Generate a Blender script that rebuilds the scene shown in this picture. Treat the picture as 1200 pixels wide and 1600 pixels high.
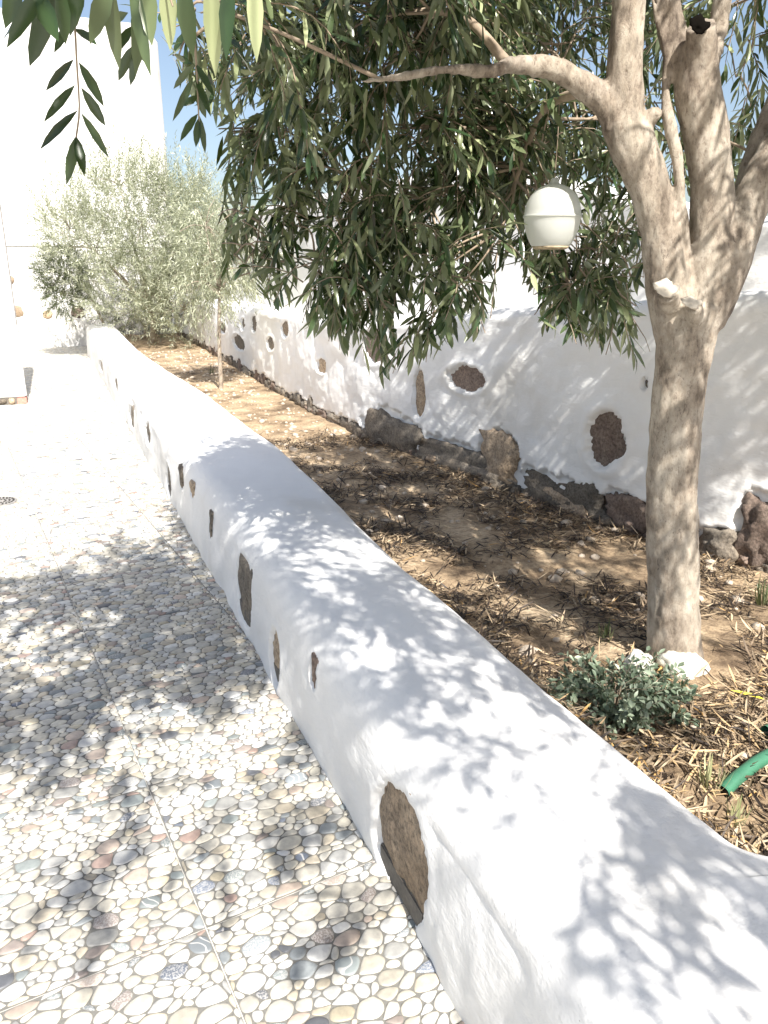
import bpy, bmesh, math, random
import numpy as np
from mathutils import Vector, Matrix, noise as mn

# ------------------------------------------------------------------ clear
for o in list(bpy.data.objects): bpy.data.objects.remove(o)
scene = bpy.context.scene
C = scene.collection
random.seed(7); RNG = np.random.default_rng(7)

# ------------------------------------------------------------------ camera (+Y runs along the path)
FPX = 1200.0; CAMH = 1.5
PITCH = math.atan((800 - 421) / FPX)
YAW = math.atan((600 - 62) / FPX * math.cos(PITCH))
cd = bpy.data.cameras.new('camera'); cam = bpy.data.objects.new('camera', cd); C.objects.link(cam)
cam.location = (0, 0, CAMH)
cam.rotation_euler = (math.pi / 2 - PITCH, 0, -YAW)
cd.sensor_fit = 'VERTICAL'; cd.sensor_height = 24.0; cd.lens = 24.0 * FPX / 1600
cd.clip_start = 0.02; cd.clip_end = 3000
scene.camera = cam
scene.render.resolution_x = 768; scene.render.resolution_y = 1024

# ------------------------------------------------------------------ sky and sun
SUN_EL = math.radians(47); SUN_AZ = math.radians(0.6)       # light travels towards +Y, a little to +X
w = bpy.data.worlds.new('World'); scene.world = w; w.use_nodes = True
nt = w.node_tree; bg = nt.nodes['Background']
sky = nt.nodes.new('ShaderNodeTexSky'); sky.sky_type = 'NISHITA'; sky.sun_disc = False
sky.sun_elevation = SUN_EL; sky.sun_rotation = math.pi + SUN_AZ
sky.air_density = 1.0; sky.dust_density = 2.0; sky.ozone_density = 1.0
hsv = nt.nodes.new('ShaderNodeHueSaturation'); hsv.inputs['Saturation'].default_value = 0.9
nt.links.new(sky.outputs[0], hsv.inputs['Color']); nt.links.new(hsv.outputs[0], bg.inputs[0]); bg.inputs[1].default_value = 0.085
sl = bpy.data.lights.new('sun', 'SUN'); so = bpy.data.objects.new('sun', sl); C.objects.link(so)
sl.energy = 5.0; sl.angle = math.radians(0.53); sl.color = (1.0, 0.955, 0.89)
SUN_DIR = Vector((math.sin(SUN_AZ) * math.cos(SUN_EL), math.cos(SUN_AZ) * math.cos(SUN_EL), -math.sin(SUN_EL)))
so.rotation_euler = SUN_DIR.to_track_quat('-Z', 'Y').to_euler()
so.location = (0, -5, 8)
scene.view_settings.view_transform = 'Standard'; scene.view_settings.look = 'None'
scene.view_settings.gamma = 1.0; scene.view_settings.use_curve_mapping = False
scene.view_settings.exposure = 1.05
scene.render.engine = 'CYCLES'

# ------------------------------------------------------------------ pixel helpers (photo 1200 x 1600)
cF = np.array([math.sin(YAW) * math.cos(PITCH), math.cos(YAW) * math.cos(PITCH), -math.sin(PITCH)])
cR = np.array([math.cos(YAW), -math.sin(YAW), 0.0]); cU = np.cross(cR, cF)
CAM = np.array([0, 0, CAMH])
def ray(x, y): return cF + cR * (x - 600) / FPX + cU * (800 - y) / FPX
def gz(x, y, z=0.0):
    d = ray(x, y); return d * ((z - CAMH) / d[2]) + CAM
def gx(x, y, X):
    d = ray(x, y); return d * (X / d[0]) + CAM
def gy(x, y, Y):
    d = ray(x, y); return d * (Y / d[1]) + CAM
HF = np.array([math.sin(YAW), math.cos(YAW), 0.0])
def at(x, y, dist):                       # point on the ray at a horizontal distance in front of the camera
    d = ray(x, y); return d * (dist / (d @ HF)) + CAM
def pj(P):
    v = np.asarray(P, float) - CAM; dz = v @ cF; dz = np.where(np.abs(dz) < 1e-6, 1e-6, dz)
    return 600 + FPX * (v @ cR) / dz, 800 - FPX * (v @ cU) / dz, dz

# ------------------------------------------------------------------ object helpers
def props(o, label=None, cat=None, group=None, kind=None):
    if label: o['label'] = label
    if cat: o['category'] = cat
    if group: o['group'] = group
    if kind: o['kind'] = kind
    return o
def empty(name, loc, label, cat, group=None):
    o = bpy.data.objects.new(name, None); C.objects.link(o); o.location = loc; o.empty_display_size = 0.1
    return props(o, label, cat, group)
def link(name, me, mat=None, parent=None):
    o = bpy.data.objects.new(name, me); C.objects.link(o)
    if mat is not None and not me.materials: me.materials.append(mat)
    if parent is not None:
        o.parent = parent; o.matrix_parent_inverse = parent_inv(parent)
    return o
def parent_inv(p):
    m = Matrix.Translation(p.location)
    if p.parent is not None: m = Matrix.Translation(p.parent.location) @ Matrix.Translation(p.location - p.parent.location)
    return m.inverted()
def mesh_np(name, V, F, smooth=True, attrs=None, mats=None, midx=None):
    V = np.asarray(V, np.float32).reshape(-1, 3); F = np.asarray(F, np.int32)
    k = F.shape[1]
    me = bpy.data.meshes.new(name)
    me.vertices.add(len(V)); me.vertices.foreach_set('co', V.ravel())
    me.loops.add(F.size); me.loops.foreach_set('vertex_index', F.ravel())
    me.polygons.add(len(F)); me.polygons.foreach_set('loop_start', np.arange(len(F), dtype=np.int32) * k)
    for n_, a in (attrs or {}).items():
        a = np.asarray(a, np.float32)
        if a.ndim == 1:
            at_ = me.attributes.new(n_, 'FLOAT', 'POINT'); at_.data.foreach_set('value', a)
        else:
            at_ = me.attributes.new(n_, 'FLOAT_COLOR', 'POINT')
            at_.data.foreach_set('color', np.concatenate([a, np.ones((len(a), 1), np.float32)], 1).ravel())
    for m in (mats or []): me.materials.append(m)
    if midx is not None: me.polygons.foreach_set('material_index', np.asarray(midx, np.int32))
    me.update(calc_edges=True); me.validate()
    if smooth: me.polygons.foreach_set('use_smooth', np.ones(len(me.polygons), bool))
    return me
def grid_faces(n, m, wrap=False):
    i = np.arange(n - 1)[:, None]; j = np.arange(m if wrap else m - 1)[None, :]
    jn = (j + 1) % m
    return np.stack([i * m + j + 0 * jn, i * m + jn, (i + 1) * m + jn, (i + 1) * m + j], -1).reshape(-1, 4)
def box_mesh(name, x0, x1, y0, y1, z0, z1, bev=0.0, seg=2):
    bm = bmesh.new(); bmesh.ops.create_cube(bm, size=1)
    for v in bm.verts:
        v.co = Vector(((x0 + x1) / 2 + v.co.x * (x1 - x0), (y0 + y1) / 2 + v.co.y * (y1 - y0), (z0 + z1) / 2 + v.co.z * (z1 - z0)))
    if bev: bmesh.ops.bevel(bm, geom=bm.edges[:], offset=bev, segments=seg, affect='EDGES')
    me = bpy.data.meshes.new(name); bm.to_mesh(me); bm.free()
    return me
def fbm(x, y, z, oct=3):
    return mn.fractal(Vector((x, y, z)), 1.0, 2.0, oct, noise_basis='PERLIN_ORIGINAL')
def sstep(a, b, x):
    t = np.clip((x - a) / (b - a), 0, 1); return t * t * (3 - 2 * t)

# ------------------------------------------------------------------ materials
def M(name):
    m = bpy.data.materials.new(name); m.use_nodes = True
    n = m.node_tree.nodes; return m, n, m.node_tree.links, n['Principled BSDF']
def ramp(n, l, src, stops, interp='LINEAR'):
    r = n.new('ShaderNodeValToRGB'); r.color_ramp.interpolation = interp
    e = r.color_ramp.elements
    while len(e) < len(stops): e.new(0.5)
    for k, (p, c) in enumerate(stops): e[k].position = p; e[k].color = (*c, 1)
    l.new(src, r.inputs[0]); return r.outputs[0]
def tex(n, l, scale, detail=4, rough=0.55, kind='Noise', stretch=None, coord='Object'):
    tc = n.new('ShaderNodeTexCoord'); src = tc.outputs[coord]
    if stretch:
        mp = n.new('ShaderNodeMapping'); mp.inputs['Scale'].default_value = stretch; l.new(src, mp.inputs[0]); src = mp.outputs[0]
    t = n.new('ShaderNodeTexNoise' if kind == 'Noise' else 'ShaderNodeTexVoronoi'); t.inputs['Scale'].default_value = scale
    if kind == 'Noise': t.inputs['Detail'].default_value = detail; t.inputs['Roughness'].default_value = rough
    l.new(src, t.inputs['Vector']); return t
def bump(n, l, b, h, strength, dist):
    bp = n.new('ShaderNodeBump'); bp.inputs['Strength'].default_value = strength; bp.inputs['Distance'].default_value = dist
    l.new(h, bp.inputs['Height'])
    l.new(bp.outputs[0], b.inputs['Normal']); return bp
def mix(n, l, fac, a, b, mode='MIX'):
    m = n.new('ShaderNodeMix'); m.data_type = 'RGBA'; m.blend_type = mode
    for s, v in ((m.inputs[0], fac), (m.inputs[6], a), (m.inputs[7], b)):
        if isinstance(v, (int, float)): s.default_value = v
        elif isinstance(v, tuple): s.default_value = (*v, 1)
        else: l.new(v, s)
    return m.outputs[2]
def plain(name, col, rough=0.7, bscale=0, bstr=0.3, bdist=0.004, var=0.0):
    m, n, l, b = M(name); b.inputs['Roughness'].default_value = rough
    if var:
        t = tex(n, l, bscale or 20)
        l.new(ramp(n, l, t.outputs[0], [(0.3, tuple(c * (1 - var) for c in col)), (0.7, tuple(min(1, c * (1 + var)) for c in col))]), b.inputs[0])
    else: b.inputs[0].default_value = (*col, 1)
    if bscale: bump(n, l, b, tex(n, l, bscale).outputs[0], bstr, bdist)
    return m
def plaster_mat(name, dirt=0.5):
    m, n, l, b = M(name); b.inputs['Roughness'].default_value = 0.85
    big = tex(n, l, 1.7, 5)
    col = ramp(n, l, big.outputs[0], [(0.30, (0.72, 0.70, 0.66)), (0.42, (0.80, 0.79, 0.77)), (0.65, (0.85, 0.845, 0.83))])
    sp = tex(n, l, 60, 2, 0.5, 'Voronoi')
    spk = ramp(n, l, sp.outputs['Distance'], [(0.0, (1, 1, 1)), (0.06, (1, 1, 1)), (0.09, (0, 0, 0))])
    gate = tex(n, l, 5.0, 3)
    g = ramp(n, l, gate.outputs[0], [(0.60, (0, 0, 0)), (0.64, (1, 1, 1))])
    fac = mix(n, l, 1.0, spk, g, 'MULTIPLY')
    l.new(mix(n, l, mix(n, l, 1.0, fac, (dirt, dirt, dirt), 'MULTIPLY'), col, (0.28, 0.25, 0.21)), b.inputs[0])
    f = tex(n, l, 55, 6, 0.6); f2 = tex(n, l, 14, 4, 0.5)
    h = mix(n, l, 0.65, f.outputs[0], f2.outputs[0])
    br = tex(n, l, 9, 5, 0.6, stretch=(1.0, 3.0, 9.0)); h = mix(n, l, 0.3, h, br.outputs[0])
    bump(n, l, b, h, 0.9, 0.009)
    return m
def stone_mat(name, cols, scale=14):
    m, n, l, b = M(name); b.inputs['Roughness'].default_value = 0.9
    oi = n.new('ShaderNodeObjectInfo')
    t = tex(n, l, scale, 8, 0.65); t2 = tex(n, l, scale * 0.25, 3)
    base = ramp(n, l, t.outputs[0], [(0.28, cols[0]), (0.5, cols[1]), (0.72, cols[2])])
    alt = ramp(n, l, t2.outputs[0], [(0.35, cols[1]), (0.65, cols[3])])
    c = mix(n, l, 0.6, base, alt); fn = tex(n, l, scale * 5, 8, 0.75); c = mix(n, l, 0.8, c, ramp(n, l, fn.outputs[0], [(0.36, (0.25, 0.24, 0.23)), (0.52, (1, 1, 1)), (0.7, (1.5, 1.45, 1.4))]), 'MULTIPLY')
    hs = n.new('ShaderNodeHueSaturation'); l.new(c, hs.inputs['Color'])
    mr = n.new('ShaderNodeMapRange'); mr.inputs[3].default_value = 0.65; mr.inputs[4].default_value = 1.3
    l.new(oi.outputs['Random'], mr.inputs[0]); l.new(mr.outputs[0], hs.inputs['Value'])
    l.new(hs.outputs[0], b.inputs[0])
    f = tex(n, l, scale * 4, 8, 0.7); h = mix(n, l, 0.5, t.outputs[0], f.outputs[0])
    bump(n, l, b, h, 0.9, 0.012)
    return m
def leaf_mat(name, dark, mid, light, under, rough=0.42, trans=0.25):
    m, n, l, b = M(name); b.inputs['Roughness'].default_value = rough
    b.inputs['Specular IOR Level'].default_value = 0.6
    a = n.new('ShaderNodeAttribute'); a.attribute_name = 'tint'
    top = ramp(n, l, a.outputs['Fac'], [(0.0, dark), (0.5, mid), (0.93, light), (1.0, tuple(min(1, c * 1.5) for c in light))])
    g = n.new('ShaderNodeNewGeometry')
    c = mix(n, l, g.outputs['Backfacing'], top, mix(n, l, 0.6, top, under))
    l.new(c, b.inputs[0])
    tr = n.new('ShaderNodeBsdfTranslucent'); l.new(mix(n, l, 0.5, c, (0.25, 0.32, 0.05)), tr.inputs[0])
    ms = n.new('ShaderNodeMixShader'); ms.inputs[0].default_value = trans
    l.new(b.outputs[0], ms.inputs[1]); l.new(tr.outputs[0], ms.inputs[2])
    l.new(ms.outputs[0], n['Material Output'].inputs[0])
    return m

MAT = {}
MAT['plaster'] = plaster_mat('white_limewash', 0.75)
MAT['plaster_far'] = plaster_mat('white_render', 0.2)
MAT['rock_brown'] = stone_mat('brown_rock', [(0.07, 0.052, 0.042), (0.23, 0.17, 0.135), (0.44, 0.36, 0.29), (0.16, 0.118, 0.095)])
MAT['rock_grey'] = stone_mat('grey_rock', [(0.05, 0.044, 0.037), (0.18, 0.158, 0.13), (0.38, 0.335, 0.27), (0.25, 0.20, 0.145)])
MAT['rock_tan'] = stone_mat('tan_rock', [(0.15, 0.11, 0.08), (0.42, 0.33, 0.24), (0.60, 0.53, 0.43), (0.40, 0.28, 0.17)])
MAT['mortar'] = plain('grey_mortar', (0.15, 0.135, 0.115), 0.95, 60, 0.6, 0.004, 0.25)
MAT['brick'] = plain('pink_brick', (0.55, 0.24, 0.19), 0.9, 40, 0.5, 0.004, 0.2)
MAT['white_paint_stone'] = plain('whitewashed_stone', (0.60, 0.58, 0.50), 0.85, 22, 0.9, 0.012, 0.22)
MAT['metal'] = plain('drain_metal', (0.22, 0.21, 0.20), 0.5, 60, 0.3, 0.001, 0.3)
MAT['dark'] = plain('painted_hole_shade', (0.008, 0.007, 0.006), 1.0); MAT['dark'].node_tree.nodes['Principled BSDF'].inputs['Specular IOR Level'].default_value = 0.0  # flat black painted in for the shade inside holes and openings
MAT['hose'] = plain('green_hose_plastic', (0.045, 0.16, 0.095), 0.45, 30, 0.2, 0.001, 0.15)
MAT['leaf'] = leaf_mat('tree_leaf', (0.007, 0.017, 0.008), (0.040, 0.075, 0.030), (0.28, 0.31, 0.17), (0.22, 0.25, 0.16), 0.27, 0.2)  # light end of the tint paints in sunlit highlights on the leaves
MAT['leaf_far'] = leaf_mat('silver_leaf', (0.15, 0.165, 0.11), (0.38, 0.40, 0.29), (0.56, 0.56, 0.44), (0.48, 0.50, 0.40), 0.5, 0.32)
MAT['leaf_dark'] = leaf_mat('bush_leaf', (0.03, 0.045, 0.02), (0.075, 0.10, 0.045), (0.16, 0.18, 0.09), (0.13, 0.15, 0.08), 0.5, 0.2)
MAT['leaf_shrub'] = leaf_mat('shrub_leaf', (0.04, 0.065, 0.04), (0.11, 0.15, 0.095), (0.27, 0.32, 0.23), (0.2, 0.23, 0.17), 0.5, 0.15)
MAT['grass'] = leaf_mat('dry_grass_blade', (0.20, 0.24, 0.09), (0.34, 0.36, 0.18), (0.5, 0.48, 0.28), (0.4, 0.4, 0.25), 0.5, 0.3)
def litter_mat():
    m, n, l, b = M('dry_leaf'); b.inputs['Roughness'].default_value = 0.6
    a = n.new('ShaderNodeAttribute'); a.attribute_name = 'tint'
    l.new(ramp(n, l, a.outputs['Fac'], [(0.0, (0.012, 0.009, 0.007)), (0.48, (0.038, 0.024, 0.015)), (0.70, (0.20, 0.14, 0.085)), (0.92, (0.52, 0.41, 0.27)), (1.0, (0.50, 0.30, 0.11))]), b.inputs[0])  # dark end of the ramp paints deeper shade into the litter
    return m
MAT['litter'] = litter_mat()
def yellow_mat():
    m, n, l, b = M('yellow_leaf'); b.inputs['Roughness'].default_value = 0.5
    t = tex(n, l, 30); l.new(ramp(n, l, t.outputs[0], [(0.3, (0.75, 0.58, 0.03)), (0.7, (0.80, 0.70, 0.12))]), b.inputs[0]); return m
MAT['yellow'] = yellow_mat()
def bark_mat():
    m, n, l, b = M('pale_bark'); b.inputs['Roughness'].default_value = 0.85
    big = tex(n, l, 7, 5, 0.6, stretch=(1, 1, 0.45)); med = tex(n, l, 20, 7, 0.68, stretch=(1, 1, 0.6))
    fl = tex(n, l, 80, 6, 0.75, stretch=(1, 1, 0.5))
    c1 = ramp(n, l, big.outputs[0], [(0.36, (0.13, 0.098, 0.072)), (0.46, (0.32, 0.265, 0.205)), (0.58, (0.50, 0.44, 0.355))])
    c2 = ramp(n, l, med.outputs[0], [(0.36, (0.06, 0.042, 0.030)), (0.46, (0.30, 0.245, 0.19)), (0.64, (0.56, 0.50, 0.42))])
    c3 = ramp(n, l, fl.outputs[0], [(0.34, (0.22, 0.16, 0.12)), (0.46, (0.9, 0.9, 0.9)), (0.66, (1.15, 1.15, 1.13))])
    c = mix(n, l, 0.5, c1, c2)
    # the bark is smoother and paler low on the trunk, flaky higher up
    g = n.new('ShaderNodeTexCoord'); sx = n.new('ShaderNodeSeparateXYZ'); l.new(g.outputs['Object'], sx.inputs[0])
    mr = n.new('ShaderNodeMapRange'); mr.inputs[1].default_value = 0.45; mr.inputs[2].default_value = 0.95; l.new(sx.outputs[2], mr.inputs[0])
    mm = n.new('ShaderNodeMath'); mm.operation = 'MULTIPLY_ADD'; mm.inputs[1].default_value = 0.55; mm.inputs[2].default_value = 0.2; l.new(mr.outputs[0], mm.inputs[0])
    l.new(mix(n, l, mm.outputs[0], c, mix(n, l, 0.8, c, c3, 'MULTIPLY')), b.inputs[0])
    dk = tex(n, l, 46, 9, 0.8, stretch=(1, 1, 0.42)); dk.inputs['Distortion'].default_value = 1.2
    wn = tex(n, l, 6, 3); gate = ramp(n, l, wn.outputs[0], [(0.42, (0.15, 0.15, 0.15)), (0.6, (0.85, 0.85, 0.85))])
    fleck = mix(n, l, 1.0, ramp(n, l, dk.outputs[0], [(0.36, (1, 1, 1)), (0.44, (0, 0, 0))]), gate, 'MULTIPLY')
    old = b.inputs[0].links[0].from_socket; l.new(mix(n, l, fleck, old, (0.085, 0.06, 0.045)), b.inputs[0])
    h = mix(n, l, 0.5, med.outputs[0], fl.outputs[0]); h = mix(n, l, 0.4, h, dk.outputs[0]); bump(n, l, b, h, 1.0, 0.014)
    return m
MAT['bark'] = bark_mat()
MAT['twig'] = plain('twig_bark', (0.30, 0.235, 0.17), 0.8, 30, 0.4, 0.002, 0.3)
MAT['cut'] = plain('cut_wood', (0.58, 0.52, 0.43), 0.8, 40, 0.4, 0.003, 0.15)
def soil_mat():
    m, n, l, b = M('dry_soil'); b.inputs['Roughness'].default_value = 0.95
    t = tex(n, l, 3.2, 8, 0.65); f = tex(n, l, 45, 6, 0.7); v = tex(n, l, 120, 3, 0.6)
    c = ramp(n, l, t.outputs[0], [(0.33, (0.13, 0.088, 0.052)), (0.48, (0.36, 0.265, 0.165)), (0.62, (0.54, 0.42, 0.28))])
    c2 = ramp(n, l, f.outputs[0], [(0.34, (0.35, 0.3, 0.27)), (0.55, (1, 1, 1))])
    l.new(mix(n, l, 0.75, c, c2, 'MULTIPLY'), b.inputs[0])
    bump(n, l, b, mix(n, l, 0.5, f.outputs[0], v.outputs[0]), 0.9, 0.015)
    return m
MAT['soil'] = soil_mat()
MAT['ground'] = plain('dusty_ground', (0.36, 0.30, 0.22), 0.95, 4, 0.5, 0.02, 0.2)
MAT['grout'] = plain('pale_grout', (0.52, 0.50, 0.46), 0.9, 80, 0.3, 0.002, 0.08)
MAT['tile'] = plain('tile_field', (0.17, 0.165, 0.15), 0.7, 90, 0.4, 0.002, 0.15)
def pebble_mat(name, kind):
    m, n, l, b = M(name); b.inputs['Roughness'].default_value = 0.5
    a = n.new('ShaderNodeAttribute'); a.attribute_name = 'col'
    c = a.outputs['Color']
    if kind == 'plain':
        t = tex(n, l, 55, 4, 0.6); k = ramp(n, l, t.outputs[0], [(0.35, (0.84, 0.83, 0.82)), (0.6, (1.04, 1.03, 1.0))])
        c = mix(n, l, 1.0, c, k, 'MULTIPLY')
    elif kind == 'veined':
        wv = n.new('ShaderNodeTexWave'); wv.inputs['Scale'].default_value = 9; wv.inputs['Distortion'].default_value = 22
        wv.inputs['Detail'].default_value = 2
        tc = n.new('ShaderNodeTexCoord'); l.new(tc.outputs['Object'], wv.inputs[0])
        k = ramp(n, l, wv.outputs[0], [(0.90, (0, 0, 0)), (0.97, (1, 1, 1))])
        c = mix(n, l, mix(n, l, 1.0, k, (0.6, 0.6, 0.6), 'MULTIPLY'), c, (0.70, 0.68, 0.64))
    else:
        t = tex(n, l, 230, 3, 0.6); k = ramp(n, l, t.outputs[0], [(0.47, (0, 0, 0)), (0.56, (1, 1, 1))])
        c = mix(n, l, mix(n, l, 1.0, k, (0.45, 0.45, 0.45), 'MULTIPLY'), c, (0.60, 0.58, 0.54))
    l.new(c, b.inputs[0]); return m
PEB = [pebble_mat('pebble_plain', 'plain'), pebble_mat('pebble_veined', 'veined'), pebble_mat('pebble_speckled', 'speck')]
def jar_mat():
    m, n, l, b = M('translucent_white_plastic'); b.inputs['Roughness'].default_value = 0.28
    g = n.new('ShaderNodeTexCoord'); sx = n.new('ShaderNodeSeparateXYZ'); l.new(g.outputs['Object'], sx.inputs[0])
    b.inputs[0].default_value = (0.74, 0.75, 0.71, 1)
    tr = n.new('ShaderNodeBsdfTranslucent'); tr.inputs[0].default_value = (0.80, 0.82, 0.76, 1)
    ms = n.new('ShaderNodeMixShader'); ms.inputs[0].default_value = 0.45
    l.new(b.outputs[0], ms.inputs[1]); l.new(tr.outputs[0], ms.inputs[2]); l.new(ms.outputs[0], n['Material Output'].inputs[0])
    return m
MAT['jar'] = jar_mat()
MAT['residue'] = plain('brown_residue', (0.42, 0.34, 0.22), 0.7, 60, 0.2, 0.001, 0.4)

# ------------------------------------------------------------------ ground sheet
V = [(-1500, -1500, -0.03), (1500, -1500, -0.03), (1500, 1500, -0.03), (-1500, 1500, -0.03)]
g = link('ground', mesh_np('ground', V, [[0, 1, 2, 3]], False), MAT['ground']); props(g, 'pale dusty ground reaching to the horizon', kind='structure')

# ------------------------------------------------------------------ path of pebble tiles
PTILT = math.radians(6.0); TS = 0.60; T0 = np.array([0.18, 1.50])       # a tile crossing at T0
path = link('path', box_mesh('path', -4.5, 0.80, -2.5, 17.3, -0.028, -0.0012), MAT['grout'])
props(path, 'path paved with pebble-patterned tiles beside the low wall', kind='structure')
PAL = [((0.78, 0.75, 0.67), 26), ((0.73, 0.69, 0.59), 20), ((0.77, 0.77, 0.75), 20), ((0.69, 0.62, 0.50), 9), ((0.58, 0.58, 0.56), 9),
       ((0.33, 0.36, 0.38), 3.2), ((0.20, 0.21, 0.235), 1.5), ((0.42, 0.36, 0.33), 2.2), ((0.66, 0.55, 0.47), 3.5), ((0.70, 0.63, 0.48), 3), ((0.22, 0.25, 0.31), 0.9), ((0.36, 0.40, 0.40), 3.5), ((0.52, 0.39, 0.34), 1.4)]
PW = np.array([p[1] for p in PAL]); PW = PW / PW.sum()
def pebble_design(seed):
    r = np.random.default_rng(seed); n = 225; A = 1.35
    pts = []
    # dart throwing in a space stretched along x, so that pebbles lie lengthwise
    R0 = 0.0255
    rad = R0 * r.uniform(0.42, 1.25, 4000)
    for k in range(4000):
        p = r.uniform(-0.02, TS + 0.02, 2)
        ok = True
        for q in pts:
            dx = (p[0] - q[0]) / A; dy = p[1] - q[1]
            if dx * dx + dy * dy < ((rad[k] + q[2]) * 0.62) ** 2: ok = False; break
        if ok: pts.append((p[0], p[1], rad[k]))
    P = np.array(pts); out = []
    S = P[:, :2] / [A, 1]; rr = P[:, 2]
    for i in range(len(P)):
        poly = [(0.001 / A, 0.001), ((TS - 0.003) / A, 0.001), ((TS - 0.003) / A, TS - 0.003), (0.001 / A, TS - 0.003)]
        d = np.hypot(*(S - S[i]).T); order = np.argsort(d)[1:26]
        for j in order:
            nx, ny = S[j] - S[i]; L = math.hypot(nx, ny); nx /= L; ny /= L
            t = (L * L + (rr[i] ** 2 - rr[j] ** 2) * 0.8) / (2 * L) - 0.0009
            ox, oy = S[i][0] + nx * t, S[i][1] + ny * t
            new = []
            for a, b in zip(poly, poly[1:] + poly[:1]):
                da = (a[0] - ox) * nx + (a[1] - oy) * ny; db = (b[0] - ox) * nx + (b[1] - oy) * ny
                if da <= 0: new.append(a)
                if (da < 0 < db) or (db < 0 < da):
                    s = da / (da - db); new.append((a[0] + (b[0] - a[0]) * s, a[1] + (b[1] - a[1]) * s))
            poly = new
            if len(poly) < 3: break
        if len(poly) < 3: continue
        q = np.array(poly) * [A, 1]
        for _ in range(2):
            if len(q) > 26: break
            nx_ = np.roll(q, -1, 0); q = np.stack([q * 0.72 + nx_ * 0.28, q * 0.28 + nx_ * 0.72], 1).reshape(-1, 2)
        a = 0.5 * np.sum(q[:, 0] * np.roll(q[:, 1], -1) - np.roll(q[:, 0], -1) * q[:, 1])
        if a < 8e-5: continue
        c = q.mean(0); ci = r.choice(len(PAL), p=PW); col = np.array(PAL[ci][0]) * r.uniform(0.50, 0.86)
        k = 0
        if ci in (5, 6, 7, 10, 11): k = r.choice([0, 1, 2], p=[0.5, 0.15, 0.35])
        elif r.random() < 0.05: k = 2
        hgt = r.uniform(0.0028, 0.0048)
        m = len(q); rings = [(1.0, -0.0015), (0.95, hgt * 0.5), (0.78, hgt * 0.86), (0.42, hgt)]
        vv = [np.c_[c + (q - c) * s, np.full(m, z)] for s, z in rings] + [np.array([[c[0], c[1], hgt * 1.03]])]
        vv = np.concatenate(vv); ff = []
        for t in range(3):
            for e in range(m):
                e2 = (e + 1) % m
                ff += [[t * m + e, t * m + e2, (t + 1) * m + e2], [t * m + e, (t + 1) * m + e2, (t + 1) * m + e]]
        for e in range(m): ff.append([3 * m + e, 3 * m + (e + 1) % m, 4 * m])
        out.append((vv, np.array(ff), col, k, c, a))
    return out
def join_pebbles(name, peb):
    V = []; F = []; Cc = []; MI = []; o = 0
    for vv, ff, col, k, c, a in peb:
        V.append(vv); F.append(ff + o); Cc.append(np.tile(col, (len(vv), 1))); MI.append(np.full(len(ff), k)); o += len(vv)
    return mesh_np(name, np.concatenate(V), np.concatenate(F), True, {'col': np.concatenate(Cc)}, PEB, np.concatenate(MI))
DES = [pebble_design(s) for s in (11, 12, 13, 14, 15)]
DMESH = [join_pebbles('tile_pebbles', d) for d in DES]
SINGLE = {}
tile_me = box_mesh('tile', 0.0005, TS - 0.0025, 0.0005, TS - 0.0025, -0.009, 0.0)
tile_me.materials.append(MAT['tile'])
ct, st = math.cos(PTILT), math.sin(PTILT)
cand = []; tiles = []
for i in range(-5, 6):
    for j in range(-4, 28):
        # tile frame: u along +X turned by the tilt, v along the joints
        ox = T0[0] + i * TS * ct - j * TS * st; oy = T0[1] + i * TS * st + j * TS * ct
        cx, cy = ox + 0.3 * ct - 0.3 * st, oy + 0.3 * st + 0.3 * ct
        if cx < -1.7 or cx > 0.95 or cy > 17.0 or cy < -0.6: continue
        t = link('tile', tile_me, None, path)
        t.location = (ox, oy, 0); t.rotation_euler = (0, 0, PTILT)
        rr = random.Random(i * 77 + j); d = rr.randrange(5); fl = rr.randrange(2)
        tiles.append((t, d, fl, ox, oy, cx, cy))
        if cy < 2.7:
            for k, p in enumerate(DES[d]):
                u, v = p[4]
                if fl: u, v = TS - u, TS - v
                X = ox + u * ct - v * st; Y = oy + u * st + v * ct
                px, py, dz = pj([X, Y, 0])
                if 4 < px < 1196 and 0 < py < 1597 and X < 0.60 and dz > 0:
                    cand.append((p[5] / dz ** 3, len(tiles) - 1, k))
cand.sort(reverse=True); single = {}
for s, ti, k in cand[:300]: single.setdefault(ti, set()).add(k)
for ti, (t, d, fl, ox, oy, cx, cy) in enumerate(tiles):
    loc = Matrix.Translation((TS * 1.0 * ct - TS * st, TS * st + TS * ct, 0)) if fl else Matrix.Identity(4)
    mw = Matrix.Translation((ox, oy, 0)) @ (loc if fl else Matrix.Identity(4)) @ Matrix.Rotation(PTILT + (math.pi if fl else 0), 4, 'Z')
    rest = DMESH[d]
    if ti in single:
        for k in sorted(single[ti]):
            if (d, k) not in SINGLE: SINGLE[(d, k)] = join_pebbles('pebble', [DES[d][k]])
            o = bpy.data.objects.new('pebble', SINGLE[(d, k)]); C.objects.link(o); o.parent = t
            o.matrix_parent_inverse = (Matrix.Translation((ox, oy, 0)) @ Matrix.Rotation(PTILT, 4, 'Z')).inverted()
            o.matrix_basis = mw
        left = [p for k, p in enumerate(DES[d]) if k not in single[ti]]
        rest = join_pebbles('tile_pebbles', left) if left else None
    if rest is not None:
        o = bpy.data.objects.new('pebble_field', rest); C.objects.link(o); o.parent = t; o['kind'] = 'stuff'
        o.matrix_parent_inverse = (Matrix.Translation((ox, oy, 0)) @ Matrix.Rotation(PTILT, 4, 'Z')).inverted()
        o.matrix_basis = mw

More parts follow.
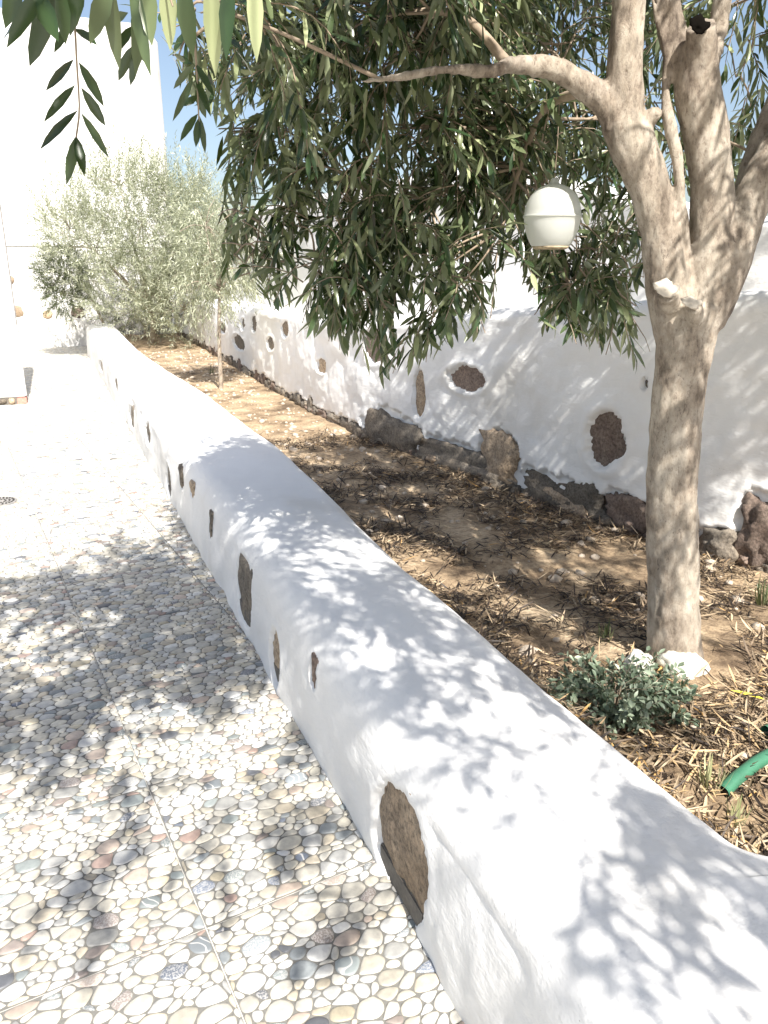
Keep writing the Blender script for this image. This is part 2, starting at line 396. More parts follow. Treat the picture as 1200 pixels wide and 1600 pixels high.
# ------------------------------------------------------------------ rocks
def rock_mesh(name, sx, sy, sz, seed, sub=3, rough=0.18, box=0.55, fl=2.2):
    bm = bmesh.new(); bmesh.ops.create_icosphere(bm, subdivisions=sub, radius=1)
    for v in bm.verts:
        c = v.co.copy(); m = max(abs(c.x), abs(c.y), abs(c.z))
        c = c.lerp(c / m * 0.82, box)
        d = 1 + rough * fbm(c.x * fl * .5 + seed * 3.1, c.y * fl * .5, c.z * fl * .5, 2) + rough * 0.45 * fbm(c.x * fl * 2, c.y * fl * 2 + seed, c.z * fl * 2, 2) + (rough * 0.30 * fbm(c.x * fl * 6, c.y * fl * 6 + seed, c.z * fl * 6, 2) if sub >= 4 else 0)
        v.co = Vector((c.x * sx * d, c.y * sy * d, c.z * sz * d))
    me = bpy.data.meshes.new(name); bm.to_mesh(me); bm.free()
    me.polygons.foreach_set('use_smooth', np.ones(len(me.polygons), bool))
    return me

# ------------------------------------------------------------------ low wall
LX = 0.63; ZT = 0.45
def lw_right(Y): return float(np.interp(Y, [-1, 0.9, 1.5, 2.5, 3.6, 4.7, 7.0, 8.5, 10.5, 15.4], [1.16, 1.16, 1.15, 1.17, 1.24, 1.29, 1.28, 1.22, 1.15, 1.16]))
def lw_top(Y): return float(np.interp(Y, [0, 5, 9, 12, 14, 15.5], [0.45, 0.45, 0.46, 0.47, 0.52, 0.55]))
# exposed stones in the left face: (Y, z, half Y, half z, material, base patch)
LST = []
def lst(x0, y0, x1, y1, mat, base=False, grow=1.0):
    a = gx((x0 + x1) / 2, y0, LX); b = gx((x0 + x1) / 2, y1, LX); l_ = gx(x0, (y0 + y1) / 2, LX); r_ = gx(x1, (y0 + y1) / 2, LX)
    z0, z1 = min(a[2], b[2]), max(a[2], b[2]); Ya, Yb = min(l_[1], r_[1]), max(l_[1], r_[1])
    LST.append([(Ya + Yb) / 2, (z0 + z1) / 2, max(0.02, (Yb - Ya) / 2 * grow), max(0.02, (z1 - z0) / 2), mat, base])
LST.append([1.40, 0.145, 0.150, 0.170, 'rock_tan', True])
LST.append([2.05, 0.30, 0.032, 0.052, 'rock_brown', False])
LST.append([2.50, 0.13, 0.085, 0.115, 'rock_tan', True])
LST.append([3.02, 0.18, 0.13, 0.15, 'rock_grey', True])
for Y, z, a, b, m, bs in [(3.72, 0.27, .035, .07, 'rock_grey', 0), (4.25, .32, .06, .045, 'rock_tan', 0), (4.66, .29, .05, .07, 'rock_grey', 0), (5.2, .13, .12, .11, 'rock_grey', 1),
                          (6.3, .24, .12, .09, 'rock_grey', 0), (7.6, .16, .16, .11, 'rock_grey', 1), (9.2, .25, .14, .08, 'rock_grey', 0), (11.6, .2, .2, .08, 'rock_tan', 0)]:
    LST.append([Y, z, a, b, m, bool(bs)])
def build_low_wall():
    root = empty('low_wall', (0.9, 7.0, 0), 'low rounded whitewashed garden wall with exposed stones between path and soil bed', 'wall')
    # right rim in plan, from the far end towards the camera, round the inner corner and along the return
    C_ = []; L_ = []; Y = 15.4
    while Y > 0.905:
        C_.append((lw_right(Y), Y)); L_.append(Y); Y -= float(np.interp(Y, [1, 3, 6, 15], [0.0085, 0.012, 0.03, 0.06]))
    for k in range(14):
        a = math.pi - k / 13 * math.pi / 2 ; C_.append((1.16 + 0.06 + 0.06 * math.cos(a), 0.845 + 0.06 - 0.06 * math.sin(a))); L_.append(0.905 - k * 0.006)
    n2 = 150
    for k in range(1, n2):
        f = k / (n2 - 1); C_.append((1.22 + f * 2.6, 0.845)); L_.append(0.82 - f * 1.5)
    C_ = np.array(C_); L_ = np.array(L_); N = len(C_)
    T = np.gradient(C_, axis=0); T /= np.linalg.norm(T, axis=1)[:, None]
    nin = np.stack([T[:, 1], -T[:, 0]], 1)                  # inward
    rl, rr_ = 0.13, 0.11
    prof = [('L', 0.0, z) for z in np.linspace(-0.015, 1.0, 42)] + [('LR', a, 0) for a in np.linspace(0.1, 1.0, 9)] + [('T', t, 0) for t in np.linspace(0.05, 0.95, 15)] + [('RR', a, 0) for a in np.linspace(1.0, 0.0, 9)] + [('R', 0, z) for z in (0.8, 0.55, 0.3, 0.0)]
    P = np.zeros((N, len(prof), 3))
    for i in range(N):
        Yl = L_[i]; zt = lw_top(Yl); zs = zt - rl
        wv = 0.010 * fbm(Yl * 0.9, 3.3, 0.2, 3)
        lx = LX + wv
        r = np.array(C_[i]) + nin[i] * (0.014 * fbm(C_[i][0] * 1.5, C_[i][1] * 1.2, 7.7, 2))
        for k, (t, a, z) in enumerate(prof):
            if t == 'L': p = (lx + 0.018 * max(0, z) ** 2, Yl, z * zs if z > 0 else z)
            elif t == 'LR':
                an = a * math.pi / 2; p = (lx + 0.018 + rl * (1 - math.cos(an)), Yl, zs + rl * math.sin(an) * 0.95)
            elif t == 'RR':
                an = a * math.pi / 2; q = r + nin[i] * rr_ * (1 - math.cos(an)); p = (q[0], q[1], zt - rr_ + rr_ * math.sin(an) * 0.95)
            elif t == 'R': p = (r[0], r[1], 0.02 + (zt - rr_ - 0.02) * z)
            else:
                A = np.array([lx + 0.018 + rl, Yl]); B = r + nin[i] * rr_; q = A + (B - A) * a
                dome = 0.012 * math.sin(math.pi * a); p = (q[0], q[1], zt - rl * 0.05 + dome)
            P[i, k] = p
    # relief
    for i in range(N):
        for k, (t, a, z) in enumerate(prof):
            x, y, zz = P[i, k]
            n1 = fbm(x * 2.6, y * 2.2, zz * 2.6, 3); n2_ = fbm(x * 11 + 5, y * 9, zz * 9, 2)
            if t == 'L':
                P[i, k, 0] -= 0.012 * n1 + 0.0035 * n2_ + 0.006 * mn.noise(Vector((y * 6.0, zz * 1.2, 4.0)))
                h = 0.0; rim = 0.0
                for (Yc, zc, ha, hb, m_, bs) in LST:
                    if abs(y - Yc) < ha * 1.9 and abs(zz - zc) < hb * 1.9:
                        e = math.sqrt(((y - Yc) / ha) ** 2 + ((zz - zc) / hb) ** 2) + 0.14 * mn.noise(Vector((y * 13, zz * 13, 1.5))) + 0.06 * mn.noise(Vector((y * 60, zz * 60, 3.5)))
                        h = max(h, float(sstep(1.06, 0.90, e))); rim = max(rim, math.exp(-((e - 1.15) / 0.16) ** 2))
                P[i, k, 0] += 0.026 * h - 0.004 * rim
            elif t in ('LR', 'RR'):
                P[i, k, 2] += 0.008 * n1 + 0.0025 * n2_; P[i, k, 0] -= 0.006 * n1
            elif t == 'T': P[i, k, 2] += 0.009 * n1 + 0.0025 * n2_
            else: P[i, k, 0] += 0.008 * n1
    F = grid_faces(N, len(prof))[:, ::-1]
    me = mesh_np('plaster_body', P, F, True)
    link('plaster_body', me, MAT['plaster'], root)
    # end cap at the far end
    for k, (Yc, zc, ha, hb, mk, bs) in enumerate(LST):
        s = link('stone', rock_mesh('stone', 0.060, ha * 1.32, hb * 1.32, k + 2, 3 if Yc > 4 else 4, 0.16, 0.75, 2.6), MAT[mk], root)
        s.location = (LX + (0.066 if ha > 0.07 else 0.058), Yc, zc)
        if bs:
            mo = link('mortar', box_mesh('mortar', LX + 0.012, LX + 0.06, Yc - ha * 0.86, Yc + ha * 0.86, 0.0, max(0.03, zc - hb * 0.45), 0.004), MAT['mortar'], root)
    return root
build_low_wall()

# ------------------------------------------------------------------ soil bed
BW = [(-1.0, 3.45), (0.5, 3.3), (1.5, 3.08), (2.2, 2.86), (2.8, 2.64), (3.9, 2.50), (5.0, 2.33), (5.7, 2.24), (7.0, 2.22), (8.7, 2.27), (11.5, 2.36), (14.9, 2.46), (17.2, 2.5)]
def bw_x(Y): 
    ys = [b[0] for b in BW]; xs = [b[1] for b in BW]
    return float(np.interp(Y, ys, xs))
def soil_z(x, y):
    z = 0.20 + 0.022 * fbm(x * 1.7, y * 1.7, 2.0, 3) + 0.010 * fbm(x * 7, y * 7, 5.0, 2)
    z += 0.03 * math.exp(-((x - 1.15) / 0.12) ** 2) * (1 if y > 1.6 else max(0, (y - 1.2) / .4))
    z += 0.035 * math.exp(-(((x - 1.86) / 0.25) ** 2 + ((y - 1.84) / 0.25) ** 2))
    z += 0.11 * math.exp(-((x - 1.15) / 0.13) ** 2) * max(0, min(1, (y - 0.98) / .2)) * max(0, min(1, (2.3 - y) / .5))
    z -= 0.05 * math.exp(-(((x - 1.55) / 0.28) ** 2 + ((y - 1.12) / 0.16) ** 2))
    return z
def build_soil():
    ys = [0.74]
    while ys[-1] < 17.2: ys.append(ys[-1] + float(np.interp(ys[-1], [1, 4, 9], [0.03, 0.045, 0.12])))
    nx = 56; P = []
    for y in ys:
        xr = bw_x(y) + 0.08 if y > 1.6 else 3.6
        for k in range(nx):
            x = 1.02 + (xr - 1.02) * k / (nx - 1); P.append((x, y, soil_z(x, y)))
    o = link('garden_soil', mesh_np('garden_soil', P, grid_faces(len(ys), nx)[:, ::-1]), MAT['soil'])
    props(o, 'dry sandy soil bed between the two white walls', kind='structure')
build_soil()

# ------------------------------------------------------------------ retaining wall behind the bed
def bw_top(Y): return float(np.interp(Y, [-1, 2.3, 4.3, 6, 9, 15], [1.5, 1.43, 1.25, 1.12, 1.05, 1.0]))
def wall_hit(px, py):
    # where a pixel ray meets the face of the retaining wall
    d = ray(px, py); best = None
    for k in range(len(BW) - 1):
        (y0, x0), (y1, x1) = BW[k], BW[k + 1]
        # ray (t*dx, t*dy): x = x0+(y-y0)*m
        m = (x1 - x0) / (y1 - y0); den = d[0] - m * d[1]
        if abs(den) < 1e-9: continue
        t = (x0 - m * y0) / den
        if t > 0 and y0 <= t * d[1] <= y1: return t * d[1], CAMH + t * d[2]
    return None
BST = []          # holes: Y, z, half s, half z, mat, base?
for cx, cy, hw, hh, mt in [(940, 688, 29, 43, 'rock_brown'), (722, 592, 27, 20, 'rock_brown'), (651, 615, 9, 37, 'rock_tan'), (577, 540, 15, 26, 'rock_brown'), (497, 572, 6, 11, 'rock_tan'),
                       (440, 515, 6, 12, 'rock_tan'), (418, 537, 4, 10, 'rock_grey'), (371, 535, 8, 11, 'rock_grey'), (376, 507, 3, 9, 'rock_grey'), (998, 600, 4, 9, 'rock_grey'), (392, 506, 4, 12, 'rock_grey'), (345, 512, 5, 8, 'rock_grey')]:
    h = wall_hit(cx, cy)
    l_, r_ = wall_hit(cx - hw, cy), wall_hit(cx + hw, cy); u_, d_ = wall_hit(cx, cy - hh), wall_hit(cx, cy + hh)
    BST.append((h[0], h[1], abs(l_[0] - r_[0]) / 2, abs(u_[1] - d_[1]) / 2, mt, False))
# big base stones told apart near the camera, smaller rubble further on
for x0, x1, yt, yb, mt in [(566, 655, 645, 722, 'rock_grey'), (650, 748, 688, 752, 'rock_grey'), (745, 806, 676, 750, 'rock_tan'), (690, 803, 728, 775, 'rock_grey'), (806, 945, 745, 822, 'rock_grey'),
                           (935, 1015, 772, 850, 'rock_brown'), (1010, 1090, 800, 870, 'rock_brown'), (1085, 1150, 822, 885, 'rock_grey'), (1140, 1215, 775, 895, 'rock_brown'), (840, 925, 772, 830, 'rock_tan'), (1215, 1300, 830, 930, 'rock_grey')]:
    h0, h1 = wall_hit(x0, (yt + yb) / 2), wall_hit(x1, (yt + yb) / 2); xm = (x0 + x1) / 2
    a, b = wall_hit(xm, yt), wall_hit(xm, yb)
    BST.append(((h0[0] + h1[0]) / 2, (a[1] + min(b[1], 0.17)) / 2, abs(h0[0] - h1[0]) / 2 * 1.02, (a[1] - min(b[1], 0.17)) / 2, mt, True))
yy = wall_hit(566, 685)[0] + 0.02
rs = random.Random(5)
while yy < 16.8:
    wd = rs.uniform(0.16, 0.34); ht = rs.uniform(0.10, 0.18) if rs.random() < 0.85 else rs.uniform(0.18, 0.24)
    zt = 0.20 + ht * 0.72
    BST.append((yy + wd / 2, zt - ht / 2 - 0.01, wd / 2 * 1.04, ht / 2, rs.choice(['rock_grey', 'rock_brown', 'rock_grey']), True))
    if rs.random() < 0.5: BST.append((yy + wd * 0.8, 0.185, wd * 0.28, 0.035, rs.choice(['rock_grey', 'rock_tan']), True))
    yy += wd * 0.96
for k in range(64):
    y_ = 1.9 + k * 0.085 + rs.uniform(-.03, .03); BST.append((y_, 0.215 + rs.uniform(-.015, .03), rs.uniform(.03, .065), rs.uniform(.025, .045), rs.choice(['rock_grey', 'rock_brown', 'rock_grey', 'rock_tan']), True))
yy = -0.8
while yy < wall_hit(1300, 880)[0]:
    wd = rs.uniform(0.2, 0.4); BST.append((yy + wd / 2, 0.24, wd / 2, rs.uniform(0.08, 0.13), 'rock_grey', True)); yy += wd
def build_back_wall():
    root = empty('retaining_wall', (2.6, 6.0, 0.2), 'tall whitewashed retaining wall with rubble stones along its base behind the tree', 'wall')
    ys = [-0.8]
    while ys[-1] < 17.2: ys.append(ys[-1] + float(np.interp(ys[-1], [0, 1.6, 1.9, 4.5, 7, 12], [0.06, 0.03, 0.011, 0.013, 0.03, 0.06])))
    ys = np.array(ys); nz = 96
    P = np.zeros((len(ys), nz + 22, 3))
    for i, y in enumerate(ys):
        xb = bw_x(y); zt = bw_top(y) + 0.02 * fbm(y * 1.3, 0.5, 9.1, 2); r = 0.10
        near = [s for s in BST if abs(s[0] - y) < s[2] * 1.7 + 0.06]
        for k in range(nz):
            z = 0.06 + (zt - r - 0.06) * k / (nz - 1)
            n1 = fbm(y * 1.6, z * 1.9, 11.0, 3); n2 = fbm(y * 7, z * 7, 3.0, 2)
            x = xb + 0.05 * (z - 0.2) - 0.030 * n1 - 0.007 * n2 - 0.004 * mn.noise(Vector((y * 19, z * 19, 2.0)))
            h = 0.0; rim = 0.0
            jag = 0.24 * mn.noise(Vector((y * 15, z * 13, 6.5))) + 0.16 * mn.noise(Vector((y * 60, z * 50, 8.5)))
            for (Yc, zc, ha, hb, m_, bs) in near:
                p = 2.6 if bs else 2.0
                e = (abs((y - Yc) / ha) ** p + abs((z - zc) / hb) ** p) ** (1 / p)
                if bs and z < zc: e = min(e, abs((y - Yc) / ha))
                if not bs: rim = max(rim, math.exp(-((e - 1.25) / 0.2) ** 2))
                h = max(h, float(sstep(1.10, 0.96, e + jag)))
            if z < 0.235 + 0.03 * mn.noise(Vector((y * 5, 0, 0))): h = 1.0
            P[i, k] = (x + 0.034 * h - 0.010 * rim, y, z)
        x0 = xb + 0.05 * (zt - r - 0.2)
        for k in range(8):
            a = (k + 1) / 8 * math.pi / 2; n1 = fbm(y * 1.6, zt * 1.9 + k * .1, 11.0, 3)
            P[i, nz + k] = (x0 + r * (1 - math.cos(a)) - 0.03 * n1 * math.cos(a), y, zt - r + r * math.sin(a) + 0.012 * n1)
        for k in range(10):
            f = (k + 1) / 10; n1 = fbm(y * 1.6, zt * 1.9 + .8 + f * 0.6, 11.0, 3)
            P[i, nz + 8 + k] = (x0 + r + f * 0.32, y, zt + 0.012 * n1 + 0.01 * f)
        for k in range(4): P[i, nz + 18 + k] = (x0 + r + 0.34, y, zt * (0.9 - 0.25 * k))
    link('plaster_body', mesh_np('plaster_body', P, grid_faces(len(ys), nz + 22)[:, ::-1]), MAT['plaster'], root)
    mv = [(bw_x(y) + 0.030, y, z) for y in np.linspace(-0.8, 17.2, 180) for z in (0.04, 0.15, 0.232)]
    link('mortar', mesh_np('mortar', mv, grid_faces(180, 3)[:, ::-1]), MAT['mortar'], root)
    for k, (Yc, zc, ha, hb, mk, bs) in enumerate(BST):
        sub = 4 if (ha * 2 * 1200 / max(1, Yc) > 60 and 1.8 < Yc < 7) else 3
        o = link('stone', rock_mesh('stone', 0.075 if bs else 0.06, ha * (1.16 if bs else 1.34), hb * (1.04 if bs else 1.34), k + 40, sub, 0.36 if bs else 0.18, 0.55 if bs else 0.7, 3.0), MAT[mk], root)
        a = math.atan2(bw_x(Yc + 0.1) - bw_x(Yc - 0.1), 0.2)
        o.location = (bw_x(Yc) + 0.05 * (zc - 0.2) + (0.060 if bs else 0.064) + rs.uniform(-0.012, 0.012) * bs, Yc, zc)
        o.rotation_euler = (rs.uniform(-.06, .06), 0, -a)
build_back_wall()

# upper terrace wall standing back behind the ledge
def build_terrace():
    root = empty('terrace_wall', (3.0, 6.0, 1.2), 'upper white wall set back above the ledge, with one brown rock', 'wall')
    ys = np.linspace(-0.8, 17.2, 260); nz = 26; P = np.zeros((len(ys), nz + 8, 3))
    for i, y in enumerate(ys):
        xb = bw_x(y) + 0.05 + 0.10 + 0.26; zb = bw_top(y) - 0.15; zt = float(np.interp(y, [0, 2.0, 3.0, 4.0, 5.0, 9, 17], [1.62, 1.64, 1.72, 1.95, 2.15, 2.25, 2.3]))
        for k in range(nz):
            z = zb + (zt - zb) * k / (nz - 1); P[i, k] = (xb - 0.03 * fbm(y * 1.4, z * 1.8, 21.0, 3) + 0.04 * (z - zb), y, z)
        for k in range(8):
            a = (k + 1) / 8; P[i, nz + k] = (xb + 0.04 * (zt - zb) + a * 0.35, y, zt + 0.03 * math.sin(math.pi * a) - (0.9 if k == 7 else 0))
    link('plaster_body', mesh_np('plaster_body', P, grid_faces(len(ys), nz + 8)[:, ::-1]), MAT['plaster'], root)
    p = at(1192, 402, 2.75)
    s = link('stone', rock_mesh('stone', 0.14, 0.12, 0.085, 301, 4, 0.2, 0.6), MAT['rock_brown'], root); s.location = (bw_x(2.33) + 0.30, 2.30, 1.53)
build_terrace()

# ------------------------------------------------------------------ white house closing the path
def build_house():
    root = empty('white_house', (0, 18, 0), 'tall plain white house closing the far end of the path', 'house')
    Y = 17.2; zt = 5.95
    plan = [(-9, Y), (2.38, Y), (2.78, Y + 1.15), (2.78, Y + 6), (-9, Y + 6)]
    nzs = np.linspace(-0.03, zt, 8); V = []; n = len(plan)
    for z in nzs:
        for x, y in plan: V.append((x, y, z))
    F = [list(f) for f in grid_faces(8, n, True)]
    link('wall', mesh_np('wall', V, F, False), MAT['plaster_far'], root)
    V = [(x, y, zt - 0.004) for x, y in plan] + [(x * 1.0, y, zt + 0.0) for x, y in plan]
    me = bpy.data.meshes.new('roof'); me.from_pydata([(x, y, zt) for x, y in plan], [], [list(range(n))]); link('roof', me, MAT['plaster_far'], root)
    link('ledge', box_mesh('ledge', -9, 2.36, Y - 0.025, Y - 0.002, 1.93, 1.96, 0.006), MAT['plaster_far'], root)
    for k, (px, py, r, mt) in enumerate([(27, 487, 9, 'rock_tan'), (14, 437, 7, 'rock_tan'), (122, 487, 10, 'rock_brown'), (74, 491, 7, 'rock_tan'), (26, 518, 3, 'rock_grey'), (-30, 470, 8, 'rock_tan')]):
        p = gy(px, py, Y); s = link('stone', rock_mesh('stone', r * 0.0145, 0.05, r * 0.0135, 330 + k, 3, 0.2, 0.2), MAT[mt], root); s.location = (p[0], Y + 0.02, p[2])
build_house()

# ------------------------------------------------------------------ white pier at the left
p2 = empty('white_pillar', (-0.8, 5.3, 0), 'square white pillar just past the left edge, casting the dark wedge shadow', 'pillar')
link('shaft', box_mesh('shaft', -1.05, -0.56, 5.0, 5.36, 0.0, 2.45, 0.012, 2), MAT['plaster_far'], p2)
link('cap', box_mesh('cap', -1.07, -0.535, 4.98, 5.38, 2.452, 2.50, 0.006, 2), MAT['plaster_far'], p2)

# ------------------------------------------------------------------ floor drain
dr = empty('floor_drain', tuple(gz(-1, 785)), 'round metal floor drain set in the pebble tiles at the left', 'drain')
bm = bmesh.new(); bmesh.ops.create_cone(bm, segments=40, radius1=0.115, radius2=0.112, depth=0.012, cap_ends=True)
me = bpy.data.meshes.new('rim'); bm.to_mesh(me); bm.free(); o = link('rim', me, MAT['metal'], dr); o.location = Vector(dr.location) + Vector((0, 0, 0.003))
bm = bmesh.new()
for k in range(24):
    for r, n_ in ((0.09, 24), (0.065, 16), (0.04, 10)):
        if k < n_:
            a = k / n_ * 2 * math.pi
            bmesh.ops.create_cone(bm, segments=8, radius1=0.0075, radius2=0.0075, depth=0.002, cap_ends=True, matrix=Matrix.Translation((r * math.cos(a), r * math.sin(a), 0)))
me = bpy.data.meshes.new('drain_holes'); bm.to_mesh(me); bm.free(); o = link('drain_holes', me, MAT['dark'], dr); o.location = Vector(dr.location) + Vector((0, 0, 0.0093))

# ------------------------------------------------------------------ leaves
ST = [(0.0, 0.05), (0.22, 0.72), (0.5, 1.0), (0.78, 0.66)]
def leaf_template(simple=False):
    """vertices as (along, side, fold) and triangles; simple = fewer stations"""
    st_ = [(0.0, 0.05), (0.4, 1.0)] if simple else ST
    v = []; f = []
    for a, s in st_: v += [(a, -s, abs(s)), (a, 0, 0), (a, s, abs(s))]
    v.append((1.0, 0, 0)); n = len(st_)
    for k in range(n - 1):
        o = k * 3
        for c in (0, 1):
            f += [(o + c, o + c + 1, o + 3 + c + 1), (o + c, o + 3 + c + 1, o + 3 + c)]
    o = (n - 1) * 3; f += [(o, o + 1, n * 3), (o + 1, o + 2, n * 3)]
    return np.array(v, float), np.array(f)
LT, LF = leaf_template(); LTS, LFS = leaf_template(True)
def norm(a): return a / np.maximum(np.linalg.norm(a, axis=-1, keepdims=True), 1e-9)
def leaf_verts(P, D, Nn, L, W, B, tmpl):
    S = norm(np.cross(D, Nn)); Nn = np.cross(S, D)
    a = tmpl[:, 0][None, :, None]; s = tmpl[:, 1][None, :, None]; fo = tmpl[:, 2][None, :, None]
    L = L[:, None, None]; W = W[:, None, None]; B = B[:, None, None]
    return P[:, None] + D[:, None] * L * a * (1 - 0.12 * np.abs(B) * a) + S[:, None] * W * 0.5 * s + Nn[:, None] * (fo * W * 0.16 - B * L * a * a)
def leaf_mesh(name, P, D, Nn, L, W, B, tint, tmpl=None, tf=None):
    tmpl = LT if tmpl is None else tmpl; tf = LF if tf is None else tf
    V = leaf_verts(P, D, Nn, L, W, B, tmpl); n, m = V.shape[:2]
    F = (tf[None] + (np.arange(n) * m)[:, None, None]).reshape(-1, 3)
    return mesh_np(name, V.reshape(-1, 3), F, True, {'tint': np.repeat(tint, m)})
def tubes_mesh(name, lines, sides=5):
    """lines: list of (points (n,3), radii (n,)) joined in one mesh"""
    V = []; F = []; o = 0
    for pts, rad in lines:
        pts = np.asarray(pts, float); n = len(pts)
        T = norm(np.gradient(pts, axis=0)); up = np.array([0.31, 0.17, 0.93])
        A = norm(np.cross(T, up)); Bv = np.cross(T, A)
        an = np.arange(sides) / sides * 2 * math.pi
        ring = pts[:, None] + (A[:, None] * np.cos(an)[None, :, None] + Bv[:, None] * np.sin(an)[None, :, None]) * np.asarray(rad)[:, None, None]
        V.append(ring.reshape(-1, 3)); F.append(grid_faces(n, sides, True) + o); o += n * sides
    return mesh_np(name, np.concatenate(V), np.concatenate(F), True)
def smooth_line(ctrl, n):
    ctrl = np.asarray(ctrl, float); k = len(ctrl)
    p = np.concatenate([[2 * ctrl[0] - ctrl[1]], ctrl, [2 * ctrl[-1] - ctrl[-2]]])
    out = []
    for t in np.linspace(0, k - 1 - 1e-6, n):
        i = int(t); f = t - i; a, b, c, d = p[i:i + 4]
        out.append(0.5 * (2 * b + (c - a) * f + (2 * a - 5 * b + 4 * c - d) * f * f + (3 * b - a - 3 * c + d) * f ** 3))
    return np.array(out)

def sprays(starts, dirs, rng, length, nleaf, droop, L, W, spread=0.75, gravity=0.35, pal=0.5):
    """leafy twigs: returns twig lines and leaf arrays"""
    lines = []; P = []; D = []; Nn = []; Ls = []; Ws = []; Bs = []; Ti = []
    for s, d in zip(starts, dirs):
        ln = rng.uniform(*length); k = 7; pts = [np.array(s)]; d = np.array(d) / np.linalg.norm(d)
        for _ in range(k - 1):
            d = d + np.array([0, 0, -droop * rng.uniform(0.6, 1.3) / k]) + rng.normal(0, 0.07, 3); d /= np.linalg.norm(d)
            pts.append(pts[-1] + d * ln / (k - 1))
        pts = np.array(pts); lines.append((pts, np.linspace(0.0026, 0.0011, k) * (L[1] / 0.11)))
        nl = int(rng.integers(*nleaf)); base_t = rng.uniform(0.1, 0.9); q = np.arange(nl)
        t = np.clip(0.12 + 0.88 * (q + rng.uniform(-.3, .3, nl)) / nl, 0.02, 0.999) * (k - 1); i = t.astype(int); f = (t - i)[:, None]
        seg = pts[i + 1] - pts[i]; p = pts[i] + seg * f; td = norm(seg)
        ph = rng.uniform(0, 6.28) + np.cumsum(2.4 + rng.normal(0, 0.4, nl))
        ax = norm(np.cross(td, np.array([0.2, 0.1, 1.0]))); bx = np.cross(td, ax)
        side = ax * np.cos(ph)[:, None] + bx * np.sin(ph)[:, None]
        dd = td * (1 - spread * 0.5) + side * (spread * rng.uniform(0.6, 1.2, nl))[:, None]
        dd[:, 2] -= gravity * rng.uniform(0.3, 1.4, nl)
        dd[-2:] = td[-2:] + side[-2:] * 0.25
        dd = norm(dd); nn = norm(np.cross(np.cross(dd, np.array([0, 0, 1.0])) + rng.normal(0, 0.5, (nl, 3)), dd))
        P.append(p); D.append(dd); Nn.append(nn); Ls.append(rng.uniform(*L, nl)); Ws.append(rng.uniform(*W, nl)); Bs.append(rng.normal(0.10, 0.17, nl))
        Ti.append(np.clip(pal + 0.3 * (base_t - 0.5) + rng.normal(0, 0.28, nl), 0, 1))
    return lines, [np.concatenate(a) for a in (P, D, Nn, Ls, Ws, Bs, Ti)]

def build_pier():
    Y = 9.85; root = empty('white_pier', (-1.5, Y, 0), 'white wall end with rubble and a pink brick at its foot, left edge', 'wall')
    me = box_mesh('wall', -2.8, -0.315, Y, Y + 0.28, 0.085, 3.85, 0.015, 3); link('wall', me, MAT['plaster_far'], root)
    link('mortar', box_mesh('mortar', -2.78, -0.335, Y + 0.02, Y + 0.26, -0.01, 0.09), MAT['mortar'], root)
    link('cable', tubes_mesh('cable', [(np.array([(-0.312, Y - 0.006, z) for z in np.linspace(0.9, 3.8, 12)]), np.full(12, .008))], 6), MAT['metal'], root)
    b = link('brick', box_mesh('brick', -0.42, -0.318, Y + 0.004, Y + 0.2, 0.0, 0.078, 0.005), MAT['brick'], root)
    x = -0.44; k = 0
    while x > -1.4:
        wd = rs.uniform(0.06, 0.12); s = link('stone', rock_mesh('stone', wd / 2, 0.05, rs.uniform(0.03, 0.042), 400 + k, 2, 0.2, 0.5), MAT[rs.choice(['rock_grey', 'rock_tan'])], root)
        s.location = (x - wd / 2, Y + 0.04, 0.042); x -= wd; k += 1
build_pier()

